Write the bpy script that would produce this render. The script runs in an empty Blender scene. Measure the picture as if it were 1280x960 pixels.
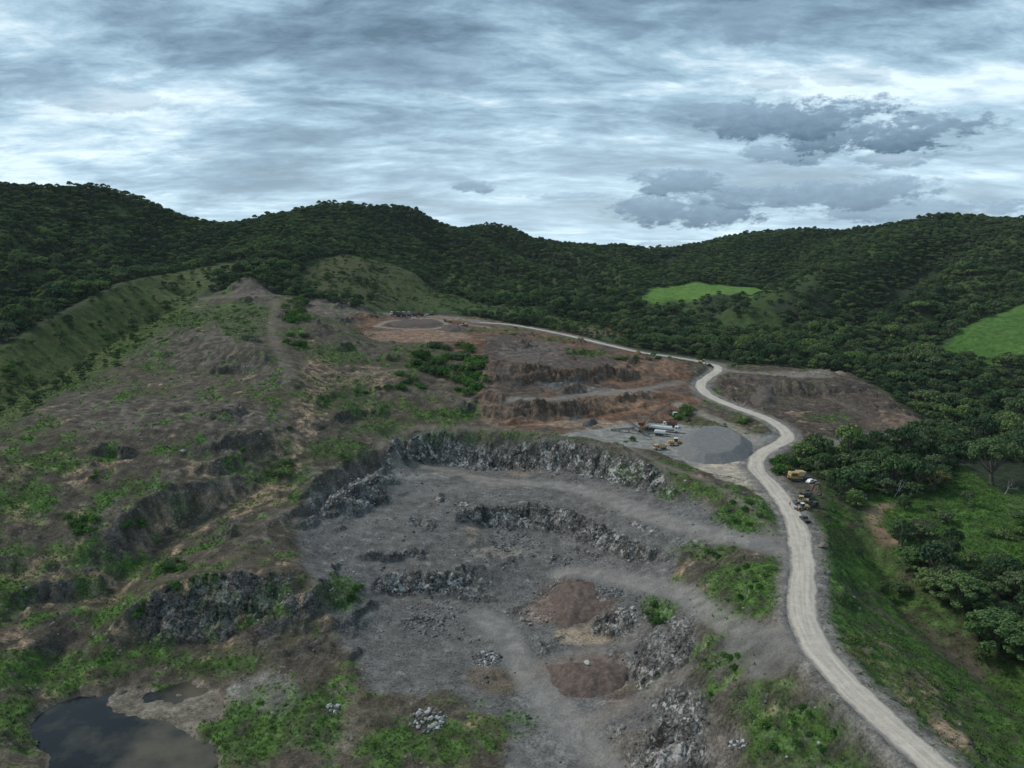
import bpy, bmesh, math, random
import numpy as np
from mathutils import Vector, Matrix

random.seed(7)
RNG = np.random.default_rng(11)
SC = bpy.context.scene
COL = SC.collection
R = math.radians

# ------------------------------------------------------------------ camera
CAM_H, PITCH, FPX = 90.0, R(10.2), 914.0
cam_data = bpy.data.cameras.new("camera")
cam = bpy.data.objects.new("camera", cam_data)
COL.objects.link(cam)
cam.location = (0, 0, CAM_H)
cam.rotation_euler = (R(90) - PITCH, 0, 0)
cam_data.sensor_width = 36.0
cam_data.lens = 36.0 * FPX / 1280.0
cam_data.clip_start = 1.0
cam_data.clip_end = 20000.0
SC.camera = cam

# ------------------------------------------------------------------ light and exposure
SUN_EL, SUN_AZ = R(46), R(-66)          # azimuth from +Y, negative to the left: the brightest part of the overcast
sun_data = bpy.data.lights.new("sun", 'SUN')
sun_data.energy = 1.5
sun_data.angle = R(12)
sun_data.color = (1.0, 0.96, 0.90)
sun = bpy.data.objects.new("sun", sun_data)
COL.objects.link(sun)
sun.location = (0, 0, 600)
_sd = Vector((math.sin(SUN_AZ) * math.cos(SUN_EL), math.cos(SUN_AZ) * math.cos(SUN_EL), math.sin(SUN_EL)))
sun.rotation_euler = _sd.to_track_quat('Z', 'Y').to_euler()

SC.view_settings.view_transform = 'Standard'
SC.view_settings.look = 'None'
SC.view_settings.gamma = 1.0
SC.view_settings.exposure = 0.6
SC.view_settings.use_curve_mapping = False


class NT:
    """short hand for a node tree"""
    def __init__(self, tree):
        self.t = tree

    def n(self, kind, **kw):
        nd = self.t.nodes.new(kind)
        for k, v in kw.items():
            if k in ('inp',):
                for a, b in v.items():
                    nd.inputs[a].default_value = b
            else:
                setattr(nd, k, v)
        return nd

    def link(self, a, b):
        self.t.links.new(a, b)

    def put(self, sock, v):
        if hasattr(v, 'is_linked') or hasattr(v, 'links'):
            self.t.links.new(v, sock)
        else:
            sock.default_value = v

    def math(self, op, a, b=None, c=None, clamp=False):
        nd = self.t.nodes.new('ShaderNodeMath')
        nd.operation = op
        nd.use_clamp = clamp
        self.put(nd.inputs[0], a)
        if b is not None:
            self.put(nd.inputs[1], b)
        if c is not None:
            self.put(nd.inputs[2], c)
        return nd.outputs[0]

    def noise(self, vec, scale, detail=4, rough=0.55, dist=0.0, dim='3D'):
        nd = self.t.nodes.new('ShaderNodeTexNoise')
        nd.noise_dimensions = dim
        nd.inputs['Scale'].default_value = scale
        nd.inputs['Detail'].default_value = detail
        nd.inputs['Roughness'].default_value = rough
        nd.inputs['Distortion'].default_value = dist
        if vec is not None:
            self.t.links.new(vec, nd.inputs['Vector'])
        return nd.outputs[0]

    def ramp(self, v, lo, hi, a=0.0, b=1.0, smooth=True):
        nd = self.t.nodes.new('ShaderNodeMapRange')
        nd.interpolation_type = 'SMOOTHSTEP' if smooth else 'LINEAR'
        self.put(nd.inputs[0], v)
        nd.inputs[1].default_value = lo
        nd.inputs[2].default_value = hi
        nd.inputs[3].default_value = a
        nd.inputs[4].default_value = b
        return nd.outputs[0]

    def mix(self, f, a, b, blend='MIX'):
        nd = self.t.nodes.new('ShaderNodeMix')
        nd.data_type = 'RGBA'
        nd.blend_type = blend
        self.put(nd.inputs[0], f)
        for s, v in ((nd.inputs[6], a), (nd.inputs[7], b)):
            if isinstance(v, tuple):
                s.default_value = (*v[:3], 1.0)
            else:
                self.t.links.new(v, s)
        return nd.outputs[2]

    def vmath(self, op, a, b=None):
        nd = self.t.nodes.new('ShaderNodeVectorMath')
        nd.operation = op
        self.put(nd.inputs[0], a)
        if b is not None:
            self.put(nd.inputs[1], b)
        return nd.outputs['Value'] if op in ('LENGTH', 'DOT_PRODUCT') else nd.outputs[0]


def build_world():
    w = bpy.data.worlds.new("World")
    SC.world = w
    w.use_nodes = True
    t = NT(w.node_tree)
    w.node_tree.nodes.clear()
    out = t.n('ShaderNodeOutputWorld')
    sky = t.n('ShaderNodeTexSky', sky_type='NISHITA', sun_disc=False,
              sun_elevation=SUN_EL, sun_rotation=SUN_AZ)
    sky.air_density, sky.dust_density, sky.ozone_density = 1.0, 2.0, 1.5
    bg_sky = t.n('ShaderNodeBackground')
    bg_sky.inputs[1].default_value = 0.05
    t.link(sky.outputs[0], bg_sky.inputs[0])
    tc = t.n('ShaderNodeTexCoord')
    sep = t.n('ShaderNodeSeparateXYZ')
    t.link(tc.outputs['Generated'], sep.inputs[0])
    x, y, z = sep.outputs
    zc = t.math('MAXIMUM', z, 0.0)
    # cloud sheet: the direction meets a (curved) layer overhead
    den = t.math('ADD', zc, 0.20)
    px = t.math('DIVIDE', x, den)
    py = t.math('DIVIDE', y, den)
    cmb = t.n('ShaderNodeCombineXYZ')
    t.link(px, cmb.inputs[0]); t.link(py, cmb.inputs[1])
    p = cmb.outputs[0]
    # stretch along a slanted wind direction
    mp = t.n('ShaderNodeMapping')
    mp.inputs['Rotation'].default_value = (0, 0, R(-22))
    mp.inputs['Scale'].default_value = (0.95, 1.75, 1)
    t.link(p, mp.inputs[0])
    pw = mp.outputs[0]
    n1 = t.noise(pw, 1.35, 12, 0.60, 0.45)
    n2 = t.noise(pw, 5.2, 10, 0.66, 0.3)
    mp2 = t.n('ShaderNodeMapping')
    mp2.inputs['Location'].default_value = (4.7, 2.2, 0)
    mp2.inputs['Rotation'].default_value = (0, 0, R(-6))
    mp2.inputs['Scale'].default_value = (0.5, 1.0, 1)
    t.link(p, mp2.inputs[0])
    n3 = t.noise(mp2.outputs[0], 0.85, 5, 0.5, 0.4)
    s = t.math('ADD', t.math('MULTIPLY', n1, 0.58), t.math('MULTIPLY', n2, 0.28))
    s = t.math('ADD', s, t.math('MULTIPLY', n3, 0.42))
    v = t.ramp(s, 0.52, 0.755, 0, 1, smooth=False)
    cr = t.n('ShaderNodeValToRGB')
    t.link(v, cr.inputs[0])
    e = cr.color_ramp
    e.elements[0].position, e.elements[0].color = 0.0, (0.105, 0.165, 0.225, 1)
    e.elements[1].position, e.elements[1].color = 1.0, (0.66, 0.765, 0.825, 1)
    m = e.elements.new(0.34); m.color = (0.19, 0.285, 0.37, 1)
    m = e.elements.new(0.64); m.color = (0.33, 0.465, 0.56, 1)
    sheet = cr.outputs[0]
    # paler towards the horizon, where the sheet is lit from beyond
    hz = t.ramp(z, 0.0, 0.24, 1, 0)
    lowx = t.ramp(x, -0.6, 0.1, 0.45, 1.0)
    sheet = t.mix(t.math('MULTIPLY', t.math('MULTIPLY', hz, lowx), 0.50), sheet, (0.60, 0.745, 0.83))
    # thin grey streaks in long low layers near the horizon
    ll = t.n('ShaderNodeCombineXYZ')
    az = t.math('ARCTAN2', x, y)
    t.link(t.math('MULTIPLY', az, 5.0), ll.inputs[0])
    t.link(t.math('MULTIPLY', z, 42.0), ll.inputs[1])
    n4 = t.noise(ll.outputs[0], 1.0, 6, 0.55, 0.3)
    st = t.ramp(n4, 0.50, 0.68, 0, 1)
    st = t.math('MULTIPLY', st, t.ramp(z, 0.02, 0.26, 0.6, 0.0))
    sheet = t.mix(st, sheet, (0.20, 0.29, 0.37))
    # separate dark low cumulus, each a soft cluster in its own direction
    al = t.n('ShaderNodeCombineXYZ')
    t.link(t.math('MULTIPLY', az, 14.0), al.inputs[0])
    t.link(t.math('MULTIPLY', z, 30.0), al.inputs[1])
    n5 = t.noise(al.outputs[0], 0.9, 12, 0.66, 0.35)
    n6 = t.noise(al.outputs[0], 3.4, 8, 0.7, 0.2)
    dark = None; shade = None
    for (cu, cv, ru, rv, k) in CUMULUS:
        d = pix_dir(cu, cv)
        a0, z0 = math.atan2(d[0], d[1]), d[2]
        da = t.math('DIVIDE', t.math('SUBTRACT', az, a0), ru / FPX)
        dz_ = t.math('DIVIDE', t.math('SUBTRACT', z, z0), rv / FPX)
        r2 = t.math('ADD', t.math('MULTIPLY', da, da), t.math('MULTIPLY', dz_, dz_))
        f = t.math('SUBTRACT', 1.0, r2)
        f = t.math('MAXIMUM', f, -1.5)
        f = t.math('ADD', t.math('MULTIPLY', f, 0.33), t.math('ADD', t.math('MULTIPLY', t.math('SUBTRACT', n5, 0.50), 1.25), t.math('MULTIPLY', t.math('SUBTRACT', n6, 0.5), .65)))
        f = t.math('MULTIPLY', t.ramp(f, 0.0, 0.20, 0, 1), k)
        sh_ = t.math('MULTIPLY', f, t.math('SUBTRACT', .45, t.math('MULTIPLY', dz_, .55), clamp=True))
        shade = sh_ if shade is None else t.math('MAXIMUM', shade, sh_)
        dark = f if dark is None else t.math('MAXIMUM', dark, f)
    dcol = t.mix(t.math('ADD', shade, t.math('MULTIPLY', t.math('SUBTRACT', n6, .5), .9), clamp=True), (0.235, 0.33, 0.42), (0.07, 0.12, 0.175))
    sheet = t.mix(dark, sheet, dcol)
    gr = t.n('ShaderNodeVectorMath', operation='SCALE')
    t.link(sheet, gr.inputs[0]); t.link(t.ramp(z, .06, .62, 1.10, .86), gr.inputs['Scale'])
    sheet = t.mix(1.0, gr.outputs[0], (.86, .885, .90), 'MULTIPLY')
    # below the horizon: the dim ground light far away
    sheet = t.mix(t.ramp(z, -0.05, -0.005, 1, 0), sheet, (0.08, 0.09, 0.08))
    bg_c = t.n('ShaderNodeBackground')
    t.link(sheet, bg_c.inputs[0])
    bg_c.inputs[1].default_value = 1.0
    mixs = t.n('ShaderNodeMixShader')
    mixs.inputs[0].default_value = 0.93
    t.link(bg_sky.outputs[0], mixs.inputs[1])
    t.link(bg_c.outputs[0], mixs.inputs[2])
    t.link(mixs.outputs[0], out.inputs[0])


def pix_dir(u, v):
    a, b = (u - 640.0) / FPX, (480.0 - v) / FPX
    cp, sp = math.cos(PITCH), math.sin(PITCH)
    d = np.array([a, cp + b * sp, -sp + b * cp])
    return d / np.linalg.norm(d)


# centre, radii (as seen from the site, in thousandths of a radian or so) and density of the low dark clouds
CUMULUS = [(985, 150, 125, 26, 1.0), (1095, 168, 135, 24, 1.0), (1010, 190, 62, 14, .8), (960, 190, 30, 14, .75),
           (1105, 200, 48, 12, .7), (845, 228, 60, 18, .85), (860, 262, 110, 24, .9), (1010, 245, 150, 20, .85),
           (1150, 262, 170, 14, .7), (945, 32, 55, 26, .55), (975, 104, 34, 10, .35), (1060, 96, 46, 10, .3),
           (595, 234, 30, 8, .75), (110, 118, 110, 16, .40), (310, 190, 110, 14, .30), (520, 90, 130, 30, .30),
           (700, 245, 60, 5, .4), (830, 305, 40, 4, .5)]

HAZE = .000025
build_world()

# ------------------------------------------------------------------ noise
def _hash(ix, iy, seed):
    h = (ix.astype(np.int64) * 374761393 + iy.astype(np.int64) * 668265263 + seed * 974711) & 0xFFFFFFFF
    h = ((h ^ (h >> 13)) * 1274126177) & 0xFFFFFFFF
    h = ((h ^ (h >> 16)) * 2246822519) & 0xFFFFFFFF
    return ((h ^ (h >> 15)) & 0xFFFFFF).astype(np.float32) / np.float32(0xFFFFFF)


def vnoise(x, y, seed=0):
    """gradient noise in about -1..1"""
    xi, yi = np.floor(x), np.floor(y)
    fx, fy = (x - xi).astype(np.float32), (y - yi).astype(np.float32)
    xi, yi = xi.astype(np.int64), yi.astype(np.int64)
    u = fx * fx * fx * (fx * (fx * 6 - 15) + 10)
    v = fy * fy * fy * (fy * (fy * 6 - 15) + 10)
    def g(ox, oy):
        a = _hash(xi + ox, yi + oy, seed) * np.float32(2 * math.pi)
        return np.cos(a) * (fx - ox) + np.sin(a) * (fy - oy)
    a, b, c, d = g(0, 0), g(1, 0), g(0, 1), g(1, 1)
    return ((a + (b - a) * u) + ((c + (d - c) * u) - (a + (b - a) * u)) * v) * np.float32(1.5)


def fbm(x, y, scale, octaves=4, gain=0.5, seed=0, ridged=False):
    s, amp, tot = 0, 1.0, 0.0
    fx, fy = x / scale, y / scale
    for o in range(octaves):
        n = vnoise(fx, fy, seed + o * 17)
        if ridged:
            n = 1 - 2 * np.abs(n)
        s = s + amp * n
        tot += amp
        amp *= gain
        fx, fy = fx * 2.03 + 5.1, fy * 2.03 - 3.7
    return s / tot


def cells(x, y, scale, seed=0):
    """blocky noise: one random value for each cell of a jittered grid, -1..1"""
    x, y = x / scale, y / scale
    xi, yi = np.floor(x).astype(np.int64), np.floor(y).astype(np.int64)
    best = np.full(x.shape, 1e9, np.float32); val = np.zeros(x.shape, np.float32)
    for i in (-1, 0, 1):
        for j in (-1, 0, 1):
            cx, cy = xi + i, yi + j
            d = (cx + .1 + .8 * _hash(cx, cy, seed) - x) ** 2 + (cy + .1 + .8 * _hash(cx, cy, seed + 5) - y) ** 2
            m = d < best
            best = np.where(m, d, best); val = np.where(m, _hash(cx, cy, seed + 9), val)
    return val * 2 - 1


def sstep(a, b, x):
    t = np.clip((x - a) / (b - a), 0, 1)
    return t * t * (3 - 2 * t)


# ------------------------------------------------------------------ survey: lines of the land
# Each entry is read off as a bearing (u, v) plus a level (metres above the haul road) or a range, and becomes a point of the map.
def at_z(u, v, z):
    d = pix_dir(u, v)
    k = (z - CAM_H) / d[2]
    return (d[0] * k, d[1] * k, z)


def at_y(u, v, Y):
    d = pix_dir(u, v)
    k = Y / d[1]
    return (d[0] * k, Y, CAM_H + d[2] * k)


def LZ(*p): return [at_z(*q) for q in p]
def LY(*p): return [at_y(*q) for q in p]


ROAD = LZ((1190, 975, 0), (1130, 922, 0), (1060, 855, 0), (1020, 808, 0), (1004, 770, 0), (1003, 735, 0), (1003, 695, 0), (992, 645, 0),
          (966, 608, .5), (946, 585, 1), (952, 567, 1.5), (980, 551, 2.6), (983, 541, 3.4), (960, 524, 4.8), (905, 503, 7), (882, 491, 8),
          (877, 478, 9), (898, 461, 10.3), (880, 453, 11.5), (840, 446, 14), (800, 440, 17), (760, 431, 20.5), (700, 417, 26), (640, 406, 31),
          (600, 403, 32.5))
POND_Z = -33.0
LINES = [
    ROAD,
    # plateau with the parked vehicles
    LZ((440, 405, 35), (480, 410, 33), (520, 411, 32.5), (560, 410, 32.5), (610, 407, 32)),
    LZ((480, 389, 37.5), (520, 387, 37.5), (560, 390, 36.3), (590, 397, 34)),
    LZ((500, 400, 34.5), (550, 400, 34)),
    # grassy knoll behind it
    LY((380, 322, 800), (430, 319, 820), (480, 322, 820), (520, 335, 800), (560, 356, 780), (620, 377, 760), (700, 394, 740), (760, 408, 720)),
    LY((400, 352, 720), (460, 362, 715), (520, 374, 710), (580, 388, 690)),
    # cone and saddle
    LY((228, 378, 645), (250, 373, 640), (285, 358, 640), (310, 343, 640), (325, 352, 635), (345, 367, 630), (375, 371, 620), (410, 374, 620), (440, 384, 615), (470, 394, 620)),
    LY((270, 379, 600), (310, 375, 600), (340, 375, 605)),
    LY((330, 338, 740), (400, 350, 730)),
    # first spur crest
    LY((248, 373, 640), (215, 403, 520), (181, 430, 450), (134, 464, 400), (67, 495, 350), (20, 528, 310), (-60, 570, 270), (-160, 640, 230)),
    LY((200, 400, 590), (144, 428, 520), (60, 480, 430), (0, 512, 380), (-100, 560, 320)),
    # second spur crest
    LY((290, 333, 760), (235, 341, 720), (151, 361, 600), (67, 403, 500), (0, 433, 440), (-80, 460, 400), (-200, 500, 340)),
    LY((0, 425, 540), (100, 380, 660), (200, 345, 780), (280, 330, 830)),
    # skyline
    LY((-200, 215, 880), (0, 230, 900), (60, 234, 900), (130, 228, 930), (160, 240, 950), (185, 253, 980), (240, 279, 1020), (268, 286, 1040), (290, 286, 1050),
       (330, 271, 1080), (420, 251, 1120), (468, 259, 1130), (510, 254, 1150), (545, 279, 1200), (562, 290, 1260), (590, 283, 1300), (622, 278, 1300), (648, 288, 1330), (662, 300, 1350),
       (720, 311, 1450), (800, 324, 1600), (830, 331, 1650), (850, 323, 1550), (880, 309, 1450), (930, 291, 1350), (1000, 287, 1250), (1060, 290, 1200),
       (1110, 282, 1150), (1160, 270, 1100), (1200, 269, 1100), (1280, 273, 1100), (1480, 268, 1050)),
    LY((-100, 330, 660), (0, 335, 690), (100, 330, 760), (180, 320, 820), (280, 310, 900), (330, 315, 900)),
    # spurs and ravines of the middle hill
    LY((420, 253, 1120), (480, 292, 1000), (560, 327, 930), (640, 366, 870), (690, 386, 850)),
    LY((545, 277, 1200), (620, 322, 1080), (700, 360, 980), (740, 378, 930)),
    LY((660, 296, 1350), (760, 342, 1100), (800, 365, 960)),
    LY((540, 310, 1090), (600, 340, 1010), (680, 376, 920)),
    LY((620, 305, 1230), (700, 337, 1120), (760, 374, 980)),
    LY((380, 300, 980), (470, 312, 930), (560, 348, 880), (660, 388, 830)),
    LY((720, 398, 800), (800, 390, 860), (860, 388, 880)),
    # field in the valley, right hand hill and its spurs
    LY((805, 372, 900), (880, 374, 870), (960, 368, 880)), LY((830, 362, 980), (900, 356, 1010), (965, 357, 990)),
    LY((930, 291, 1350), (900, 330, 1150), (870, 351, 1050)),
    LY((1000, 310, 1150), (980, 345, 1040)),
    LY((1180, 270, 1100), (1120, 310, 980), (1060, 340, 900), (985, 370, 820), (900, 402, 760)),
    LY((1110, 345, 880), (1060, 375, 800), (1000, 405, 740), (940, 425, 690)),
    LY((1280, 273, 1100), (1260, 310, 900), (1230, 345, 800), (1180, 385, 700), (1110, 420, 640)),
    LY((1180, 320, 950), (1130, 375, 790), (1070, 415, 690)),
    LY((1150, 444, 545), (1190, 449, 520), (1235, 449, 500), (1290, 440, 500)), LY((1160, 430, 570), (1215, 402, 610), (1250, 388, 640), (1300, 372, 660)),
    LY((1300, 360, 720), (1230, 385, 690), (1150, 425, 620)),
    LZ((1000, 440, 6), (900, 430, 13), (800, 420, 20), (720, 405, 25)), LZ((1100, 455, 1), (1200, 472, -2), (1290, 480, -3)),
    LZ((850, 402, 18), (920, 410, 14)),
    # gully down the left hillside
    LZ((340, 385, 48), (340, 400, 44), (345, 440, 34), (365, 480, 24), (385, 520, 14), (370, 555, 6), (335, 610, -5), (250, 650, -12), (190, 680, -16), (130, 770, -24), (60, 840, -31)),
    LZ((190, 434, 35.5), (235, 417, 40.5), (290, 423, 40), (330, 440, 36)), LZ((185, 462, 25.5), (240, 467, 24), (300, 468, 24), (335, 468, 26)), LZ((110, 500, 20.5), (180, 500, 20), (250, 503, 19.5), (320, 503, 20)),
    LZ((60, 545, 15.5), (130, 540, 15.5), (200, 536, 16), (270, 533, 16), (325, 535, 15)), LZ((80, 580, 8.5), (150, 577, 8), (220, 574, 7), (300, 572, 5)), LZ((120, 600, 4), (60, 620, 2), (0, 640, -2)),
    LZ((290, 600, 0), (200, 615, 1), (100, 690, -10), (0, 740, -16)),
    LZ((0, 850, -26), (60, 790, -23)), LZ((-150, 700, -8), (-150, 850, -24)),
    # hump right of the gully
    LZ((470, 545, 4), (440, 570, 1), (400, 600, -3), (350, 650, -9), (300, 690, -12.5)),
    LZ((395, 400, 46), (430, 430, 32), (420, 460, 25), (440, 500, 14), (470, 530, 6)),
    LZ((450, 416, 32), (500, 440, 26), (550, 450, 23), (590, 470, 18), (600, 500, 12), (600, 525, 6)), LZ((560, 522, 7.5), (500, 517, 8.5), (450, 525, 9)),
    # dark cliff above the pond
    LZ((150, 762, -18), (180, 745, -16), (230, 722, -14), (300, 716, -12.5), (360, 714, -14), (400, 722, -16)),
    LZ((165, 802, -28), (200, 812, -29), (240, 806, -29), (290, 800, -28), (330, 775, -24), (370, 745, -19), (400, 735, -18)),
    LZ((340, 800, -27), (400, 770, -24), (430, 740, -22), (440, 800, -29), (350, 830, -29.5), (300, 840, -31)),
    # pond hollow
    LZ((60, 878, -32.6), (120, 866, -32.8), (170, 845, -32.2), (210, 850, -32.6), (250, 848, -32.4), (285, 870, -32.2), (275, 895, -32.4), (240, 915, -32.8), (262, 935, -32.8), (276, 965, -32.8)),
    LZ((30, 905, -32.6), (60, 950, -32.6), (70, 990, -32.6)),
    LZ((90, 905, -35), (120, 940, -36), (200, 960, -35), (150, 985, -36)), LZ((150, 880, -33.4), (210, 900, -33.2), (240, 935, -33.5)),
    LZ((135, 868, -33.4), (200, 866, -33.4), (235, 858, -33.3)), LZ((0, 930, -31), (20, 985, -31)), LZ((300, 950, -32), (360, 900, -32), (330, 990, -32.5)),
    # quarry rim and bowl
    LZ((480, 560, 1), (500, 548, 2.5), (540, 540, 4), (600, 537, 4.5), (660, 541, 4.5), (690, 548, 4.5), (740, 556, 5), (780, 566, 5), (830, 584, 4), (870, 600, 3), (910, 615, 2), (950, 640, 1.5), (968, 668, .5)),
    LZ((500, 573, -8), (540, 581, -11), (600, 587, -12), (660, 590, -11), (700, 588, -8.5), (720, 592, -8), (770, 605, -6), (820, 619, -4.5), (870, 635, -3), (920, 654, -1.5)),
    LZ((480, 577, -2), (470, 587, -3), (420, 612, -6), (375, 642, -10)), LZ((485, 596, -10), (470, 603, -11), (430, 628, -14), (390, 655, -16)),
    LZ((760, 547, 3), (820, 562, 2), (870, 582, 1), (930, 604, .5), (965, 640, .2)),
    LZ((740, 536, 3), (800, 546, 2), (850, 562, 1.5), (900, 578, 1), (930, 587, .8)),
    LZ((620, 535, 5), (680, 531, 4.5), (740, 528, 4), (800, 522, 4), (850, 518, 4), (900, 533, 3.5), (940, 545, 3)),
    LZ((850, 540, 2.5), (900, 555, 2)),
    # upper pit benches
    LZ((640, 495, 15), (690, 496, 13), (740, 490, 11), (800, 485, 10), (850, 481, 9.5)),
    LZ((650, 501, 14), (700, 503, 12.5), (750, 497, 10.5), (800, 492, 9.5), (830, 489, 9)),
    LZ((630, 532, 5), (690, 525, 4.7), (740, 520, 4.7), (790, 511, 4.7), (830, 505, 5.5), (870, 512, 5)),
    LZ((600, 423, 31), (640, 428, 29), (680, 432, 26), (720, 440, 22.5), (770, 446, 19), (820, 452, 16), (855, 460, 13)),
    LZ((615, 450, 27), (660, 459, 24.3), (710, 462, 21.2), (760, 462, 18.3), (800, 462, 15.8)), LZ((640, 482, 15.8), (690, 482, 14.3), (740, 478, 12.8), (800, 473, 11.7)),
    # ramp into the bowl and the floors below it
    LZ((975, 685, -.3), (940, 675, -1), (870, 658, -3.5), (810, 640, -6), (750, 618, -9), (700, 607, -10.5), (640, 602, -11.5), (590, 597, -12)),
    LZ((500, 582, -10), (570, 601, -11.8)),
    LZ((560, 620, -12.8), (480, 632, -14.5), (420, 665, -16.5)), LZ((520, 672, -17.5), (400, 700, -19), (480, 702, -20.5), (560, 690, -20)),
    LZ((570, 645, -15), (600, 632, -12.5), (650, 630, -12), (700, 634, -11.5), (740, 648, -11.5), (780, 668, -11), (830, 688, -10)),
    LZ((575, 655, -18), (600, 659, -20), (650, 662, -20.5), (700, 667, -19.5), (750, 690, -18), (800, 708, -15.5), (840, 704, -11.5)),
    LZ((700, 708, -22.5), (740, 714, -20)), LZ((560, 655, -16), (590, 668, -18.5), (625, 690, -21.5)), LZ((615, 672, -21.5), (645, 690, -23)),
    LZ((470, 716, -22), (520, 711, -22), (570, 711, -22), (620, 704, -22.5), (655, 700, -23), (690, 716, -24.5)), LZ((480, 745, -28), (530, 747, -29), (590, 750, -29.6), (640, 750, -29.6), (680, 746, -29), (700, 736, -27.5)),
    LZ((560, 790, -30.5), (640, 800, -31), (450, 790, -30.5)), LZ((640, 850, -32), (700, 900, -32.5), (760, 955, -33), (800, 1000, -34)),
    LZ((560, 850, -31.5), (520, 900, -32.5), (450, 880, -32.5), (440, 940, -33.5), (560, 960, -33.5), (680, 970, -33.5)),
    LZ((400, 850, -30.5), (400, 900, -32)),
    # lower bench road and the slope up to the haul road
    LZ((700, 716, -21.5), (770, 722, -18.5), (830, 735, -15), (870, 752, -12), (920, 785, -6.5), (975, 800, -1.5)),
    LZ((690, 770, -28), (740, 765, -25), (790, 760, -20), (820, 770, -18)), LZ((740, 800, -30), (790, 800, -26)),
    LZ((880, 680, -6), (930, 697, -2.5), (955, 720, -1)), LZ((900, 735, -8), (950, 765, -2.5)), LZ((890, 765, -10), (940, 780, -4)),
    LZ((850, 800, -17), (830, 830, -21), (800, 900, -27)), LZ((880, 830, -13), (880, 860, -15), (920, 910, -14), (980, 970, -13)),
    LZ((960, 848, -5), (1010, 880, -4.5), (1070, 935, -4.5), (1110, 980, -5)), LZ((850, 950, -25.5), (900, 990, -24)), LZ((780, 850, -29), (830, 890, -24)),
    # right of the road: shoulder, gully, terrace
    LZ((1025, 655, -.4), (1030, 700, -.8), (1035, 760, -1), (1050, 800, -1), (1090, 850, -1), (1150, 910, -1.5), (1220, 970, -2)),
    LZ((1060, 695, -7), (1085, 760, -10.5), (1140, 822, -10), (1200, 885, -12), (1280, 960, -14)),
    LZ((1080, 690, -11), (1100, 705, -13.5), (1130, 770, -17), (1200, 830, -20), (1300, 900, -25)),
    LZ((1060, 645, -3), (1100, 668, -6), (1160, 720, -10), (1230, 780, -14), (1300, 830, -17)),
    LZ((1100, 642, -3.5), (1180, 640, -3), (1270, 640, -4)), LZ((1150, 680, -6), (1270, 700, -8), (1290, 760, -12)), LZ((1150, 600, -3), (1250, 592, -4)),
    LZ((1050, 578, 0), (1120, 572, -1.5), (1150, 548, -1), (1200, 535, -4), (1290, 525, -6)),
    LZ((1000, 586, .8), (1022, 605, 0), (1030, 635, -.5)),
    # knoll right of the hairpin with its cut face
    LZ((905, 463, 10.6), (950, 465, 11.4), (1000, 466, 12), (1040, 469, 11.6), (1062, 477, 9.2)),
    LZ((903, 472, 10.6), (940, 475, 11.6), (1000, 479, 12), (1040, 480, 11.2), (1058, 484, 10)), LZ((908, 492, 5.6), (960, 495, 4.8), (1020, 497, 4.2), (1055, 498, 4.4)),
    LZ((925, 505, 4.8), (960, 520, 3.2), (1000, 535, 2.0), (1045, 541, 1), (1100, 541, 0), (1145, 541, 0)),
    LZ((1068, 484, 8), (1105, 505, 4.5), (1155, 534, 0)), LZ((1120, 483, 2.5), (1185, 522, -4)),
    LZ((930, 455, 12.3), (1000, 456, 12.5), (1050, 462, 10)), LZ((990, 548, 2.6), (1040, 553, 1), (1055, 565, .5)),
    # out of sight: behind the skyline and round the edges
    [(-1800, 2300, 20), (1800, 2300, 20)], [(-1800, -150, -20), (-1800, 2300, 60)], [(1800, -150, -30), (1800, 2300, 60)],
    [(-1800, -150, -25), (0, -150, -45), (1800, -150, -35)], [(-200, 60, -34), (0, 60, -40), (90, 30, -5), (250, 40, -25)],
    [(-900, 1500, 60), (-300, 1650, 70), (300, 2100, 50), (700, 1700, 60), (1200, 1500, 60)],
]

XMIN, XMAX, YMIN, YMAX = -1800.0, 1800.0, -150.0, 2300.0


def rasterise(x0, y0, cell, nx, ny, lines):
    acc = np.zeros((ny, nx)); cnt = np.zeros((ny, nx))
    for ln in lines:
        for (a, b) in zip(ln[:-1], ln[1:]):
            a, b = np.array(a, float), np.array(b, float)
            n = max(2, int(np.hypot(*(b - a)[:2]) / (cell * 0.5)) + 1)
            t = np.linspace(0, 1, n)[:, None]
            p = a + (b - a) * t
            i = np.round((p[:, 0] - x0) / cell).astype(int); j = np.round((p[:, 1] - y0) / cell).astype(int)
            ok = (i >= 0) & (i < nx) & (j >= 0) & (j < ny)
            np.add.at(acc, (j[ok], i[ok]), p[ok, 2]); np.add.at(cnt, (j[ok], i[ok]), 1)
    m = cnt > 0
    return np.where(m, acc / np.maximum(cnt, 1), 0), m


def bil(g, x0, y0, cell, x, y):
    ny, nx = g.shape
    fx = np.clip((x - x0) / cell, 0, nx - 1.001); fy = np.clip((y - y0) / cell, 0, ny - 1.001)
    i = fx.astype(int); j = fy.astype(int); fx = fx - i; fy = fy - j
    return (g[j, i] * (1 - fx) + g[j, i + 1] * fx) * (1 - fy) + (g[j + 1, i] * (1 - fx) + g[j + 1, i + 1] * fx) * fy


def blur(z):
    p = np.pad(z, 1, mode='edge')
    z = (p[:-2, 1:-1] + 2 * p[1:-1, 1:-1] + p[2:, 1:-1]) * .25
    p = np.pad(z, 1, mode='edge')
    return (p[1:-1, :-2] + 2 * p[1:-1, 1:-1] + p[1:-1, 2:]) * .25


def relax(z, val, m, it, edge=None):
    for k in range(it):
        p = np.pad(z, 1, mode='edge')
        z = 0.25 * (p[:-2, 1:-1] + p[2:, 1:-1] + p[1:-1, :-2] + p[1:-1, 2:])
        z[m] = val[m]
        if edge is not None:
            z[0], z[-1], z[:, 0], z[:, -1] = edge[0], edge[-1], edge[:, 0], edge[:, -1]
    return z


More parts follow.
